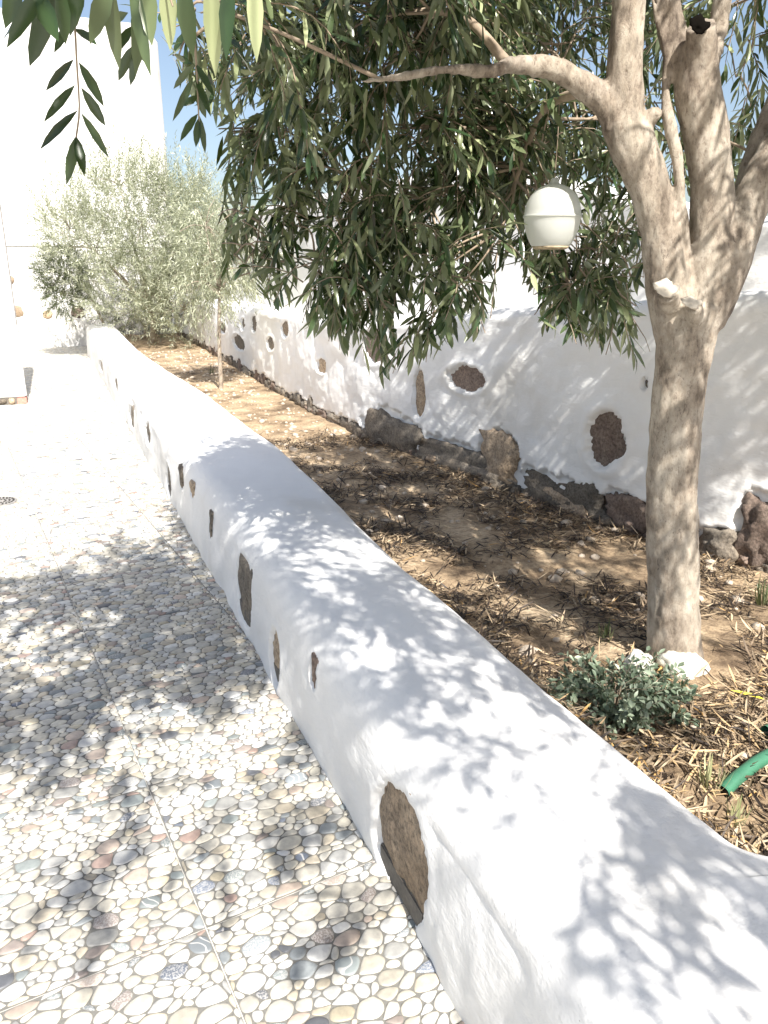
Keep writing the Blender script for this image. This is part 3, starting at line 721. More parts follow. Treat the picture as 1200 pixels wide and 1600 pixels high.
# ------------------------------------------------------------------ the tree
TB = gz(1052, 1040, 0.2); TD = float(TB @ HF)
def tp(x, y, dd=0.0): return at(x, y, TD + dd)
def build_tree():
    rng = np.random.default_rng(21)
    root = empty('garden_tree', (float(TB[0]), float(TB[1]), 0.2), 'pale barked tree forking low with long narrow drooping leaves', 'tree')
    limbs = []
    def limb(ctrl, n=26): 
        pts = smooth_line([tp(*c[:2], c[3] if len(c) > 3 else 0.0) for c in ctrl], n); rad = np.interp(np.linspace(0, 1, n), np.linspace(0, 1, len(ctrl)), [c[2] * 0.92 for c in ctrl])
        limbs.append((pts, rad)); return pts, rad
    limb([(1053, 1085, .128), (1053, 1035, .108), (1053, 1005, .097), (1052, 950, .092), (1051, 800, .086), (1054, 700, .085), (1060, 610, .088), (1070, 540, .093), (1083, 475, .098)], 40)
    limb([(1066, 560, .075), (1050, 480, .072), (1042, 420, .070), (1032, 360, .064), (1012, 290, .062), (988, 225, .066), (968, 185, .062)])
    lb = limb([(975, 200, .052), (945, 160, .045), (905, 128, .036), (860, 106, .030), (800, 101, .025, -.05), (765, 112, .020, -.08), (700, 108, .014, -.12), (640, 118, .010, -.15), (560, 128, .007, -.2)], 40)
    up = limb([(985, 235, .055), (976, 160, .052), (976, 80, .050), (983, 0, .048), (985, -150, .043, -.05), (950, -330, .034, -.15), (880, -480, .024, -.3)], 40)
    md = limb([(1085, 500, .085), (1108, 420, .073), (1112, 350, .066), (1110, 280, .062), (1100, 200, .064), (1090, 140, .066), (1088, 95, .062)])
    limb([(1090, 130, .055), (1096, 80, .050, -.03), (1096, 38, .046, -.06)], 12)
    limb([(1085, 120, .045), (1055, 70, .042, .04), (1042, 10, .040, .05), (1035, -80, .038, .06), (1010, -260, .032, 0), (960, -420, .022, -.1)], 30)
    limb([(1100, 110, .036), (1118, 60, .032, .05), (1130, 0, .030, .05), (1150, -120, .026, .1), (1190, -300, .02, .15)], 30)
    limb([(1072, 430, .018, -.02), (1066, 330, .0155, -.03), (1056, 240, .0145, -.03), (1040, 160, .014, 0), (1042, 90, .012, .02), (1020, 0, .010, .02), (1000, -100, .008, 0)], 30)
    rb = limb([(1092, 500, .08), (1122, 440, .076), (1148, 385, .068), (1168, 330, .063, .02), (1195, 270, .058, .03), (1240, 190, .052, .05), (1310, 80, .045, .08), (1390, -60, .036, .1), (1450, -220, .026, .1)], 36)
    limb([(1150, 330, .03, .1), (1180, 240, .032, .12), (1215, 150, .03, .15), (1250, 40, .024, .2)], 20)
    limb([(1050, 480, .035, -.05), (1044, 458, .034, -.095)], 6)                                   # pruned stubs
    limb([(1086, 500, .03, -.07), (1084, 478, .028, -.11)], 6)
    limb([(1010, 190, .024), (1028, 172, .018, -.03)], 6)
    # one skin over all the limbs, then bark relief
    src = tubes_mesh('limbs', limbs, 14)
    bm = bmesh.new(); bm.from_mesh(src); bmesh.ops.holes_fill(bm, edges=bm.edges[:], sides=20); bmesh.ops.recalc_face_normals(bm, faces=bm.faces[:]); bm.to_mesh(src); bm.free()
    tmp = bpy.data.objects.new('limb_source', src); C.objects.link(tmp)
    md_ = tmp.modifiers.new('r', 'REMESH'); md_.mode = 'VOXEL'; md_.voxel_size = 0.0062
    sm = tmp.modifiers.new('s', 'SMOOTH'); sm.iterations = 8; sm.factor = 0.5
    dg = bpy.context.evaluated_depsgraph_get(); me = bpy.data.meshes.new_from_object(tmp.evaluated_get(dg))
    bpy.data.objects.remove(tmp); me.name = 'trunk'
    n = len(me.vertices); co = np.empty(n * 3, np.float32); no = np.empty(n * 3, np.float32)
    me.vertices.foreach_get('co', co); me.vertices.foreach_get('normal', no); co = co.reshape(-1, 3); no = no.reshape(-1, 3)
    d = np.array([0.007 * fbm(c[0] * 8, c[1] * 8, c[2] * 4, 2) + 0.004 * fbm(c[0] * 38, c[1] * 38, c[2] * 14, 2) for c in co.astype(float)])
    co = co + no * d[:, None]
    me.vertices.foreach_set('co', co.ravel()); me.update(); me.polygons.foreach_set('use_smooth', np.ones(len(me.polygons), bool))
    me.materials.clear(); link('trunk', me, MAT['bark'], root)
    # cut faces and a black disc painted as shade in the hollow
    def disc(name, c, nrm, r, mat):
        m_ = rock_mesh(name, r, r * .8, 0.006, 77, 3, 0.7, 0.0); o = link(name, m_, mat, root); o.location = tuple(c)
        o.rotation_euler = Vector(nrm).to_track_quat('Z', 'Y').to_euler()
    disc('cut_face', tp(1044, 452, -.118), norm(tp(1044, 452, -.118) - tp(1050, 480, -.05)) + np.array([-.1, -.5, .1]), 0.030, MAT['cut'])
    disc('cut_face', tp(1083, 474, -.135), (-.3, -.6, .6), 0.024, MAT['cut'])
    disc('hollow', tp(1095, 40, -.098), (-.35, -1, -.1), 0.024, MAT['dark'])
    # --- leafy masses: centre, radius, number of sprays, droop
    blobs = []
    def bl(px, py, dist, r, n_): blobs.append((at(px, py, dist), np.array([r, r, r * 0.85]), n_, True))
    for a in [(a_[0], a_[1], a_[2], a_[3], int(a_[4] * .85)) for a_ in [(430, 60, 3.0, .34, 40), (430, 210, 2.9, .27, 40), (410, 335, 2.9, .16, 20), (470, 400, 2.8, .18, 20), (520, 130, 2.7, .34, 50), (540, 290, 2.8, .30, 48), (590, 410, 2.75, .20, 28), (620, 200, 2.9, .34, 46),
              (650, 330, 2.8, .27, 38), (690, 420, 2.7, .15, 16), (720, 150, 3.0, .34, 46), (740, 290, 2.9, .28, 36), (800, 220, 3.1, .30, 34), (840, 60, 3.1, .34, 36), (830, 380, 3.0, .12, 8), (880, 390, 2.85, .14, 14),
              (930, 400, 2.9, .14, 16), (950, 280, 3.25, .24, 26), (900, 180, 3.3, .30, 26), (985, 430, 3.0, .10, 10), (960, 60, 3.3, .3, 20), (600, 20, 2.6, .4, 46), (740, 0, 2.8, .4, 40), (1150, 120, 3.4, .25, 9), (1040, 240, 3.4, .22, 12), (1080, 60, 3.5, .25, 12),
              (360, 20, 2.3, .16, 9), (300, 60, 2.3, .12, 6), (1180, 330, 3.3, .12, 5), (1180, 0, 3.0, .2, 10), (840, 300, 3.0, .22, 28), (760, 400, 2.9, .13, 12), (960, 180, 3.1, .26, 24), (900, 460, 2.8, .12, 14), (960, 480, 2.85, .10, 12), (400, 400, 2.8, .12, 14), (660, 90, 2.7, .3, 34), (480, 20, 2.6, .3, 30), (600, 480, 2.7, .12, 16), (560, 430, 2.9, .18, 20), (700, 470, 2.7, .10, 10), (800, 300, 2.8, .2, 20), (1000, 330, 3.1, .12, 10)]]: bl(*a)
    for c, r, n_ in [(a_, b_, int(c_ * 3.2)) for a_, b_, c_ in [((1.5, 2.0, 2.95), (.7, .7, .35), 16), ((2.2, 2.5, 2.9), (.6, .6, .45), 46), ((1.0, 1.4, 2.8), (.55, .6, .3), 26), ((0.7, 0.5, 2.6), (.6, .6, .3), 42), ((0.1, 0.3, 2.55), (.5, .6, .3), 32),
                     ((-0.4, 0.5, 2.5), (.3, .5, .25), 22), ((0.3, -0.6, 2.55), (.6, .4, .3), 9), ((1.2, 0.1, 2.7), (.5, .5, .3), 24), ((1.3, -0.7, 2.8), (.5, .4, .3), 12), ((2.6, 1.4, 2.9), (.5, .6, .4), 30), ((1.9, 0.9, 3.0), (.6, .5, .4), 36), ((2.0, 3.2, 2.6), (.5, .4, .4), 30), ((1.3, 2.9, 2.5), (.4, .4, .4), 30), ((2.3, 0.6, 2.9), (.5, .6, .35), 30), ((2.7, 2.2, 2.7), (.4, .6, .4), 26), ((0.95, -0.9, 2.5), (.65, .5, .25), 17), ((1.9, 0.0, 2.75), (.5, .45, .3), 24), ((2.7, 0.8, 2.8), (.45, .5, .3), 26), ((0.9, -0.2, 2.5), (.6, .6, .25), 16), ((0.1, 1.1, 2.85), (.5, .5, .3), 60), ((-0.35, 1.1, 2.8), (.35, .45, .25), 22), ((0.95, 1.0, 2.7), (.4, .6, .25), 16), ((0.92, 2.25, 2.8), (.4, .5, .22), 44), ((0.3, 0.75, 2.7), (.5, .5, .25), 40)]]:
        blobs.append((np.array(c), np.array(r), n_, False))
    # --- branches from the limbs out to each mass
    hubs = np.concatenate([lb[0][8:], up[0][12:], md[0][-4:], rb[0][18:], limbs[6][0][12:], limbs[7][0][10:]]); hr = np.concatenate([lb[1][8:], up[1][12:], md[1][-4:], rb[1][18:], limbs[6][1][12:], limbs[7][1][10:]])
    blines = []; starts = []; dirs = []
    order = sorted(range(len(blobs)), key=lambda i: np.min(np.linalg.norm(hubs - blobs[i][0], axis=1)))
    for bi in order:
        c, r, n_, vis = blobs[bi]
        dist = np.linalg.norm(hubs - c, axis=1); k = int(np.argmin(dist + 0.002 / np.maximum(hr, .004))); a = hubs[k]
        midp = (a + c) / 2 + rng.normal(0, 0.05, 3) + np.array([0, 0, 0.10 * dist[k]])
        ln = smooth_line([a, midp, c], 14); r0 = min(hr[k] * 0.7, 0.016); rd = np.linspace(r0, max(0.004, r0 * 0.4), 14)
        blines.append((ln, rd)); hubs = np.concatenate([hubs, ln[3:]]); hr = np.concatenate([hr, rd[3:]])
        # side twigs carrying the sprays
        for q in range(max(2, n_ // 6)):
            u = norm(rng.normal(0, 1, 3)); e = c + u * r * rng.uniform(0.5, 0.95); b0 = ln[rng.integers(7, 14)]
            tw = smooth_line([b0, (b0 + e) / 2 + rng.normal(0, .03, 3) + [0, 0, .03], e], 8); blines.append((tw, np.linspace(0.0045, 0.0022, 8)))
            for _ in range(6):
                s = tw[rng.integers(2, 8)] + rng.normal(0, 0.02, 3); dv = norm(u * 0.7 + rng.normal(0, 0.6, 3) + [0, 0, -0.1])
                starts.append(s); dirs.append(dv)
    lines, L = sprays(starts, dirs, rng, (0.16, 0.36), (11, 19), 1.5, (0.050, 0.115), (0.012, 0.0215), 0.75, 0.5, 0.58)
    # crown outline: where the crown lets the view through (lower edge and left edge as the tree has them)
    P, D, Nn, Ls, Ws, Bs, Ti = L
    tip = P + D * Ls[:, None]
    def keep_mask(Q):
        x, y, dz = pj(Q); inside = (dz > 0.05) & (x > -40) & (x < 1240) & (y > -30) & (y < 1640)
        low = np.interp(x, [0, 200, 255, 300, 335, 345, 400, 450, 520, 600, 680, 740, 775, 790, 815, 850, 900, 960, 1010, 1018, 1030, 1200], [-50, 20, 60, 160, 200, 440, 450, 520, 545, 605, 560, 545, 500, 400, 420, 560, 540, 560, 600, 560, 330, 330])
        return ~inside | ((y < low + 0) & (dz > 1.7))
    km = keep_mask(tip) & keep_mask(P)
    jx, jy, jd = pj(P + D * Ls[:, None] * 0.5)
    km &= ~((np.abs(jx - 863) < 46) & (np.abs(jy - 338) < 56) & (jd < 2.9))
    tr_ = (np.abs(jx - 1060) < 60) & (jy > 240) & (jd < 2.9); km &= ~tr_
    sd = np.array(SUN_DIR); rel = P - at(333, 20, .78); al = rel @ sd; km &= ~((al < 0) & (np.linalg.norm(rel - al[:, None] * sd, axis=1) < .15))      # crown leaves cleared along the sun ray to light the near spray
    P, D, Nn, Ls, Ws, Bs, Ti = [a[km] for a in (P, D, Nn, Ls, Ws, Bs, Ti)]
    lk = []
    for pts, rd in lines:
        m_ = keep_mask(pts)
        c_ = int(np.argmin(m_)) if not m_.all() else len(pts)
        if c_ >= 3: lk.append((pts[:c_], rd[:c_]))
    # --- sprays hanging close to the camera, top left
    def spray_px(tw, lv, dist, wd, col):
        pts = smooth_line([at(x, y, dist) for x, y in tw], 12); lk.append((pts, np.linspace(0.0022, 0.0013, 12) * dist / 1.2))
        for (x0, y0, x1, y1) in lv:
            a = at(x0, y0, dist); b = at(x1, y1, dist + rng.uniform(-.04, .04)); dv = b - a; l_ = np.linalg.norm(dv)
            nn = norm(np.array([0, 0, 0.6]) + (CAM - a) * rng.uniform(0.5, 1.2) + rng.normal(0, .25, 3))
            ext['P'].append(a); ext['D'].append(dv / l_); ext['N'].append(nn); ext['L'].append(l_); ext['W'].append(wd * rng.uniform(.9, 1.1)); ext['B'].append(rng.normal(0.04, .05)); ext['T'].append(np.clip(col + rng.normal(0, .12), 0, 1))
    ext = {k: [] for k in 'PDNLWBT'}
    spray_px([(105, -60), (116, 30), (120, 100), (124, 170), (119, 215)], [(115, 93, 71, 142), (117, 133, 68, 191), (121, 173, 57, 231), (123, 97, 164, 167), (127, 137, 166, 198), (127, 177, 170, 247), (119, 213, 104, 288), (119, 213, 132, 275), (117, 215, 112, 262), (112, 30, 85, 85), (118, 45, 150, 66)], 1.35, 0.0155, 0.25)  # low tint paints the shade onto this spray
    spray_px([(60, -80), (95, -30), (60, 5)], [(88, -20, 43, 108), (75, -30, 10, 75), (30, -40, 8, 44), (90, -30, 102, 70), (30, 0, 14, 72), (130, -60, 106, 60), (60, -10, 88, 60)], 0.8, 0.0165, 0.35)
    spray_px([(240, -90), (255, -40), (270, 10)], [(258, -60, 267, 82), (325, -60, 338, 122), (395, -70, 400, 100), (230, -40, 236, 70), (165, -60, 190, 110), (175, -40, 140, 70), (205, -50, 235, 120), (230, -50, 212, 118), (285, -40, 300, 90), (360, -50, 352, 95)], 0.78, 0.0165, 0.6)
    spray_px([(300, 20), (306, 90), (309, 150), (311, 190)], [(302, 120, 270, 190), (305, 140, 322, 185), (308, 150, 288, 165), (309, 178, 280, 218), (311, 180, 322, 240), (310, 185, 306, 230), (304, 118, 330, 182), (303, 100, 268, 140), (306, 100, 335, 150)], 1.7, 0.0150, 0.4)
    spray_px([(215, -20), (210, 60), (212, 100)], [(210, 70, 182, 128), (212, 75, 205, 136), (213, 60, 230, 105), (208, 40, 180, 84), (200, 20, 160, 40)], 1.25, 0.0150, 0.4)
    for q in range(len(ext['P'])):
        if ext['W'][q] > .0145 and q in (18, 19, 20): ext['N'][q] = norm(np.array([-.05, -.68, .73])); ext['T'][q] = 1.0  # sunlit look painted in: palest tint, blades turned to the sun
    E_ = [np.array(ext[k]) for k in 'PDNLWBT']
    P, D, Nn, Ls, Ws, Bs, Ti = [np.concatenate([a, b]) for a, b in zip((P, D, Nn, Ls, Ws, Bs, Ti), E_)]
    # --- the 300 leaves that show largest are single parts, the rest is the foliage mass
    x, y, dz = pj(P + D * Ls[:, None] * .5); vis = (x > 0) & (x < 1200) & (y > 0) & (y < 1600) & (dz > 0.1)
    V = leaf_verts(P, D, Nn, Ls, Ws, Bs, LT)
    vx, vy, vz = pj(V.reshape(-1, 3)); vx = vx.reshape(V.shape[:2]); vy = vy.reshape(V.shape[:2])
    tri = LF; ar = np.abs((vx[:, tri[:, 1]] - vx[:, tri[:, 0]]) * (vy[:, tri[:, 2]] - vy[:, tri[:, 0]]) - (vx[:, tri[:, 2]] - vx[:, tri[:, 0]]) * (vy[:, tri[:, 1]] - vy[:, tri[:, 0]])).sum(1) * 0.5
    sc = np.where(vis, ar, -1); top = np.argsort(-sc)[:298]; mask = np.zeros(len(P), bool); mask[top] = True
    loc = np.array([TB[0], TB[1], 0.2])
    for i in np.nonzero(mask)[0]:
        me = leaf_mesh('leaf', np.zeros((1, 3)), D[i:i + 1], Nn[i:i + 1], Ls[i:i + 1], Ws[i:i + 1], Bs[i:i + 1], Ti[i:i + 1])
        o = link('leaf', me, MAT['leaf'], root); o.location = tuple(P[i])
    r_ = ~mask
    o = link('foliage', leaf_mesh('foliage', P[r_], D[r_], Nn[r_], Ls[r_], Ws[r_], Bs[r_], Ti[r_]), MAT['leaf'], root); o['kind'] = 'stuff'
    link('branches', tubes_mesh('branches', blines, 6), MAT['twig'], root)
    o = link('twigs', tubes_mesh('twigs', lk, 4), MAT['twig'], root); o['kind'] = 'stuff'
    print('leaves', len(P))
build_tree()

# ------------------------------------------------------------------ silvery trees further along the bed
def small_tree(name, label, base, trunk_top, r0, blobs, mat, n_, length, L, W, up=0.6, droop=0.5, seed=1, stems=1, cat='tree', nleaf=(16, 26)):
    rng = np.random.default_rng(seed); base = np.array(base, float)
    root = empty(name, tuple(base), label, cat, None)
    tt = np.array(trunk_top, float)
    lines = []
    if r0: lines.append((smooth_line([base - [0, 0, .05], (base + tt) / 2 + rng.normal(0, .02, 3), tt], 14), np.linspace(r0, r0 * .6, 14)))
    starts = []; dirs = []
    for c, r, w_ in blobs:
        c = np.array(c, float); r = np.array(r, float)
        lines.append((smooth_line([tt, (tt + c) / 2 + rng.normal(0, .05, 3), c], 10), np.linspace((r0 or .02) * .55, .006, 10)))
        for _ in range(int(n_ * w_)):
            u = norm(rng.normal(0, 1, 3)); s = c + u * r * rng.uniform(0.35, 1.0) ** 0.6
            starts.append(s); dirs.append(norm(u * 0.8 + [0, 0, up] + rng.normal(0, .35, 3)))
        for _ in range(12):
            u = norm(rng.normal(0, 1, 3)); lines.append((smooth_line([c, c + u * r * .5 + [0, 0, .04], c + u * r], 6), np.linspace(.006, .003, 6)))
    tl, Lf = sprays(starts, dirs, rng, length, nleaf, droop, L, W, 0.7, 0.1, 0.5)
    link('trunk', tubes_mesh('trunk', lines, 8), MAT['bark'], root)
    o = link('crown', leaf_mesh('crown', *Lf, LTS, LFS), mat, root)
    return root
def push(b, k): return [((c[0] * k, c[1] * k, 1.5 + (c[2] - 1.5) * k), tuple(q * k for q in r), w_) for c, r, w_ in b]
small_tree('silver_tree', 'bushy pale silver-green tree overhanging the far end of the low wall', (1.75, 15.0, 0.2), (1.75, 14.9, 0.8), 0.07,
           push([((1.45, 12.3, 2.15), (.85, .8, .65), 1), ((0.75, 12.1, 1.75), (.6, .6, .5), .7), ((1.9, 12.2, 1.75), (.75, .7, .7), 1), ((1.25, 12.0, 1.15), (.75, .6, .5), .9), ((1.9, 11.8, 0.95), (.6, .6, .5), .9), ((2.0, 11.8, 1.5), (.35, .5, .5), .5), ((0.45, 12.2, 2.05), (.35, .4, .35), .3), ((1.2, 12.4, 2.65), (.5, .5, .25), .35), ((2.0, 12.4, 2.45), (.45, .5, .3), .3), ((2.3, 12.6, 2.2), (.4, .5, .5), .4)], 1.2),
           MAT['leaf_far'], 350, (0.30, 0.85), (0.055, 0.10), (0.011, 0.019), 1.0, 0.35, 3, nleaf=(20, 34))
small_tree('silver_sapling', 'slender young tree with one thin pale stem standing alone in the lit soil', (1.75, 8.84, 0.2), (1.80, 8.84, 1.25), 0.026,
           [((1.9, 8.9, 1.6), (.32, .35, .30), .8), ((1.65, 8.8, 1.35), (.25, .25, .28), .45), ((2.2, 9.2, 1.75), (.3, .35, .35), .6), ((1.72, 9.0, 1.95), (.3, .3, .3), .5)],
           MAT['leaf_far'], 190, (0.22, 0.42), (0.05, 0.085), (0.009, 0.014), 0.1, 1.4, 4)
small_tree('green_bush', 'darker olive-green bush at the left of the far silver tree', (1.05, 15.5, 0.3), (0.8, 15.3, 1.0), 0.03,
           push([((0.35, 13.0, 1.45), (.36, .4, .30), 1.0), ((0.28, 13.0, 1.15), (.26, .3, .25), .6)], 1.16), MAT['leaf_dark'], 330, (0.2, 0.36), (0.045, 0.075), (0.009, 0.014), 0.5, 0.5, 6)
small_tree('back_shrub', 'low shadowy shrub at the far end of the soil bed under the silver tree', (1.8, 16.2, 0.2), (1.8, 16.2, 0.4), 0.03,
           [((1.6, 16.2, 0.7), (.6, .4, .4), 1.0), ((2.1, 16.3, 0.9), (.35, .4, .5), .7)], MAT['leaf_dark'], 150, (0.2, 0.36), (0.05, 0.08), (0.010, 0.015), 0.5, 0.5, 8)

# ------------------------------------------------------------------ hanging jar
def lathe(name, prof, seg=40):
    V = [(r * math.cos(a), r * math.sin(a), z) for r, z in prof for a in np.arange(seg) / seg * 2 * math.pi]
    return mesh_np(name, V, grid_faces(len(prof), seg, True))
JP = at(863, 338, 2.55); JS = 0.176 / 2
jar = empty('hanging_jar', tuple(JP), 'round translucent white plastic jar hanging among the leaves', 'jar')
j = lathe('body', [(0.008, .0915), (0.024, .0895), (0.042, .0835), (0.058, .073), (0.071, .058), (0.080, .040), (0.0855, .020), (0.0868, .004), (0.0885, .0015), (0.0885, -.0035), (0.0866, -.006), (0.0855, -.020), (0.0805, -.042), (0.0725, -.064), (0.062, -.083), (0.052, -.094), (0.046, -.0965), (0.0, -.0975)])
jb = link('body', j, MAT['jar'], jar); jb.location = tuple(JP)
sr = link('seam_ring', lathe('seam_ring', [(0.0880, .003), (0.0902, .0015), (0.0902, -.0035), (0.0880, -.005)]), MAT['jar'], jb); sr.matrix_parent_inverse = Matrix.Identity(4)
link('top_knob', lathe('top_knob', [(0.030, .0885), (0.018, .093), (0.013, .098), (0.0115, .106), (0.007, .1095), (0.0, .110)], 24), MAT['jar'], jar).location = tuple(JP)
link('residue', lathe('residue', [(0.0, -.0982), (0.0465, -.0972), (0.0526, -.0946), (0.0585, -.0881), (0.0575, -.0881), (0.051, -.0935), (0.0, -.096)], 32), MAT['residue'], jar).location = tuple(JP)
link('cord', tubes_mesh('cord', [(smooth_line([JP + [0, 0, .10], JP + [0.004, 0.003, .25], JP + [0.0, 0.01, .50]], 8), np.full(8, .0012))], 5), MAT['twig'], jar)

# ------------------------------------------------------------------ whitewashed stones at the foot of the tree
for k, (px, py, sx, sz, lab) in enumerate([(1062, 1034, .080, .062, 'larger whitewashed stone leaning against the foot of the trunk'), (994, 1032, .058, .040, 'smaller whitewashed stone left of the trunk foot')]):
    p = gz(px, py, 0.245) - HF * 0.02
    o = link('white_stone', rock_mesh('white_stone', sx, sx * .8, sz, 500 + k, 4, 0.22, 0.3), MAT['white_paint_stone']); o.location = (p[0], p[1], p[2] - 0.005)
    o.rotation_euler = (0.2, 0.3 - .5 * k, k * .7); props(o, lab, 'stone', 'white stones at the tree')

# ------------------------------------------------------------------ low shrub with small oval leaves
def build_shrub():
    rng = np.random.default_rng(31); b = gz(958, 1118, 0.21)
    root = empty('small_shrub', tuple(b), 'small grey-green shrub with oval leaves growing against the low wall', 'shrub')
    starts = []; dirs = []
    for k in range(150):
        a = rng.uniform(0, 6.28); r = rng.uniform(0, 0.17) ; s = b + [r * math.cos(a) * 1.1, r * math.sin(a) * .8, rng.uniform(0, .10)]
        starts.append(s); dirs.append(norm(np.array([math.cos(a) * .8, math.sin(a) * .6, rng.uniform(.25, 1.0)])))
    tl, L = sprays(starts, dirs, rng, (0.06, 0.13), (11, 17), 0.7, (0.018, 0.030), (0.010, 0.0145), 1.0, 0.0, 0.55)
    top = np.argsort(-rng.random(len(L[0])))
    link('stems', tubes_mesh('stems', tl + [(np.array([b - [0, 0, .03], s]), np.array([.003, .002])) for s in starts], 4), MAT['twig'], root)
    o = link('foliage', leaf_mesh('foliage', *L), MAT['leaf_shrub'], root); o['kind'] = 'stuff'
build_shrub()
def tuft(name, label, p, n_, h, seed, mat, spread=.9, group=None, cat='grass'):
    rng = np.random.default_rng(seed); p = np.array(p, float)
    a = rng.uniform(0, 6.28, n_); lean = rng.uniform(.15, spread, n_)
    D = norm(np.stack([np.cos(a) * lean, np.sin(a) * lean, np.ones(n_)], 1)); N_ = norm(np.stack([np.cos(a), np.sin(a), -lean], 1))
    P = p + np.stack([np.cos(a) * .012, np.sin(a) * .012, np.zeros(n_) - .01], 1) * rng.uniform(.3, 1.3, n_)[:, None]
    root = empty(name, tuple(p), label, cat, group)
    me = leaf_mesh('blades', P, D, -N_, rng.uniform(.5, 1, n_) * h, rng.uniform(.0035, .0065, n_), -rng.uniform(.1, .5, n_), rng.uniform(.2, 1, n_)); link('blades', me, mat, root)
def on_soil(px, py):
    z = .2
    for _ in range(4):
        p = gz(px, py, z); z = soil_z(p[0], p[1])
    return p
tuft('grass_tuft', 'pale grass tuft beside the upper end of the green hose', on_soil(1108, 1235), 22, .12, 1, MAT['grass'], .8, 'grass tufts by the hose')
tuft('grass_tuft', 'pale grass tuft below the hose near the wall corner', on_soil(1150, 1285), 18, .09, 2, MAT['grass'], 1.0, 'grass tufts by the hose')
tuft('grass_tuft', 'sparse grass tuft in the leaf litter left of the trunk', on_soil(945, 1000), 16, .10, 3, MAT['leaf_dark'], 1.1, 'grass tufts left of the trunk')
tuft('grass_tuft', 'small green tuft beside the sapling stem', on_soil(330, 585), 30, .14, 5, MAT['leaf_dark'], 1.0)
tuft('green_weed', 'dark green narrow-leaved weed at the right edge under the rubble', on_soil(1192, 945), 34, .15, 4, MAT['leaf_dark'], 1.3, None, 'weed')

# ------------------------------------------------------------------ green hose
def build_hose():
    ctrl = [on_soil(1128, 1243) + [0, 0, .012], on_soil(1160, 1218) + [0, 0, .022], on_soil(1205, 1190) + [0, 0, .024]]
    a = ctrl[-1]; ctrl += [a + [.22, .0, 0], a + [.36, .08, 0], a + [.30, .20, .01], on_soil(1240, 1140) + [0, 0, .03], on_soil(1194, 1160) + [0, 0, .035]]
    
    p = smooth_line(ctrl, 60)
    root = empty('garden_hose', tuple(p[0]), 'thick green garden hose lying in the shaded litter by the corner', 'hose')
    link('tube', tubes_mesh('tube', [(p, np.full(60, .0185))], 16), MAT['hose'], root)
    link('tube_end', tubes_mesh('tube_end', [(np.array([p[0] + (p[1] - p[0]) * .3, p[0] - (p[1] - p[0]) * .02]), np.array([.0188, .015]))], 16), MAT['dark'], root)
build_hose()

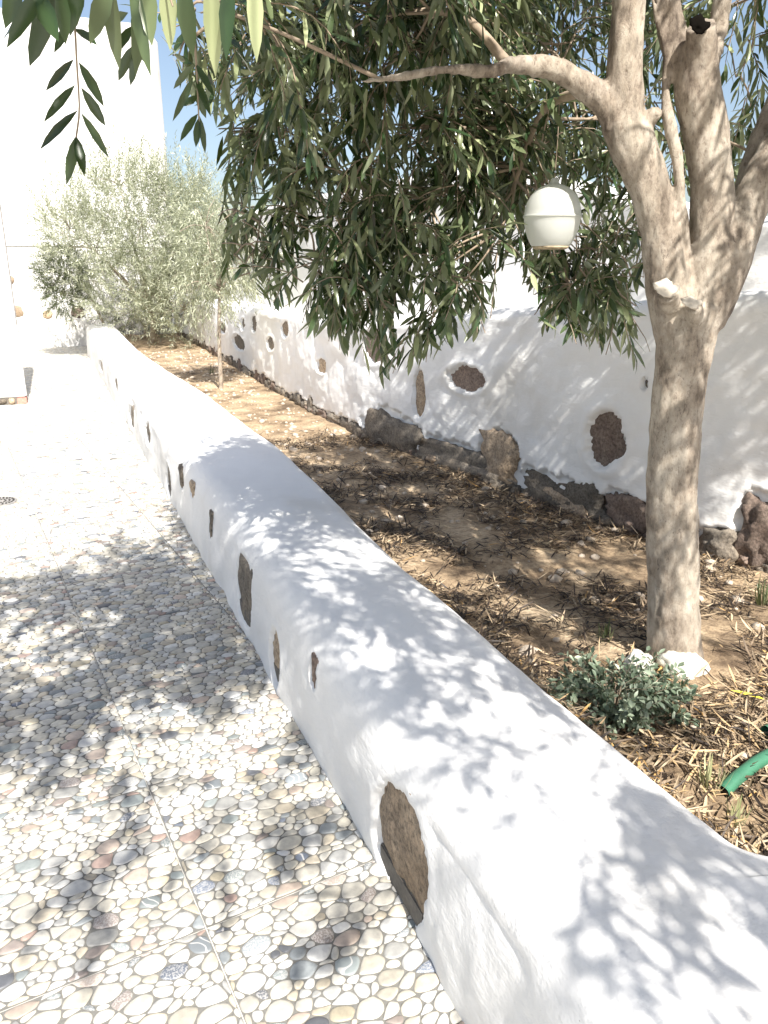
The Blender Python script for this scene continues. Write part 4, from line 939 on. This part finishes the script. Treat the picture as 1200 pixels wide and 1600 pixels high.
# ------------------------------------------------------------------ leaf litter, gravel, yellow leaf
def build_litter():
    rng = np.random.default_rng(51); pts = []
    while len(pts) < 26000:
        y = 0.90 + rng.random() ** 1.7 * 5.2; x = rng.uniform(1.14, bw_x(y) - 0.02 if y > 1.9 else 3.0)
        dn = 0.38 + 1.5 * mn.noise(Vector((x * 2.4, y * 2.4, 3.0))) + 0.8 * mn.noise(Vector((x * 7, y * 7, 1.0)))
        dn += 0.5 * math.exp(-((x - 1.2) / .14) ** 2) + 0.35 * math.exp(-((bw_x(y) - x) / .2) ** 2)
        if y < 1.5: dn += .35
        if y > 4.2: dn -= .25
        if rng.random() < dn:
            pts.append((x, y, soil_z(x, y)))
    P = np.array(pts); n = len(P)
    P[:, 2] += rng.uniform(0.0, 0.018, n) + 0.004
    a = rng.uniform(0, 6.28, n); el = rng.normal(0.04, 0.16, n)
    D = np.stack([np.cos(a) * np.cos(el), np.sin(a) * np.cos(el), np.sin(el)], 1)
    N_ = norm(np.stack([rng.normal(0, .45, n), rng.normal(0, .45, n), np.ones(n)], 1))
    T = np.clip(rng.beta(1.7, 1.4, n) * 0.95 + np.where(P[:, 1] < 1.9, .14, 0), 0, .96); T[rng.random(n) < .012] = 1.0
    o = link('leaf_litter', leaf_mesh('leaf_litter', P, D, N_, rng.uniform(.03, .105, n), rng.uniform(.003, .0088, n), rng.normal(0.04, .26, n), T), MAT['litter'])
    props(o, 'curled dry brown leaves scattered over the soil bed', 'leaf litter', kind='stuff')
    # heap of orange dead leaves against the wall corner
    rng = np.random.default_rng(52); n = 420; t = rng.random(n)
    x = 1.19 + rng.random(n) * .20 + (1 - t) * .02; y = 1.0 + t * .7; P = np.stack([x, y, [soil_z(a_, b_) for a_, b_ in zip(x, y)]], 1); P[:, 2] += rng.uniform(.0, .05, n) * (1 - (x - 1.19) / .26)
    a = rng.normal(math.radians(115), .5, n); D = np.stack([np.cos(a), np.sin(a), rng.normal(0, .18, n)], 1); D = norm(D)
    N_ = norm(np.stack([rng.normal(0.3, .35, n), rng.normal(0, .35, n), np.ones(n)], 1))
    o = link('dead_leaf_heap', leaf_mesh('dead_leaf_heap', P, D, N_, rng.uniform(.06, .11, n), rng.uniform(.007, .012, n), rng.normal(.03, .08, n), np.where(rng.random(n) < .5, 1.0, rng.uniform(.6, .95, n))), MAT['litter'])
    props(o, 'orange and tan dead leaves heaped along the inner edge of the wall', 'leaf litter', kind='stuff')
    # small stones in the soil
    V = []; F = []; ofs = 0; base = rock_mesh('g', 1, 1, .7, 9, 1, .3, .3); bv = np.array([v.co for v in base.vertices]); bf = np.array([p.vertices for p in base.polygons])
    for k in range(900):
        y = 1.3 + rng.random() ** 0.8 * 12; x = rng.uniform(1.25, bw_x(y) - .05); s = abs(rng.normal(0, .011)) + .004; an = rng.uniform(0, 6.28); c, s_ = math.cos(an), math.sin(an)
        q = bv * [s * rng.uniform(.8, 1.5), s, s] @ np.array([[c, s_, 0], [-s_, c, 0], [0, 0, 1]]); V.append(q + [x, y, soil_z(x, y) + s * .2]); F.append(bf + ofs); ofs += len(bv)
    o = link('gravel', mesh_np('gravel', np.concatenate(V), np.concatenate(F)), plain('pale_gravel', (.46, .39, .31), .9, 40, .4, .003, .25)); props(o, 'small pale stones strewn over the soil bed', 'gravel', kind='stuff')
build_litter()
p = on_soil(1140, 1088); q = on_soil(1182, 1098)
o = link('yellow_leaf', leaf_mesh('yellow_leaf', np.zeros((1, 3)), norm((q - p)[None]), np.array([[0, -.2, 1.0]]), np.array([.105]), np.array([.016]), np.array([.05]), np.array([.5])), MAT['yellow']); o.location = tuple(p + [0, 0, .022])
props(o, 'single bright yellow fallen leaf on the litter right of the trunk', 'leaf')
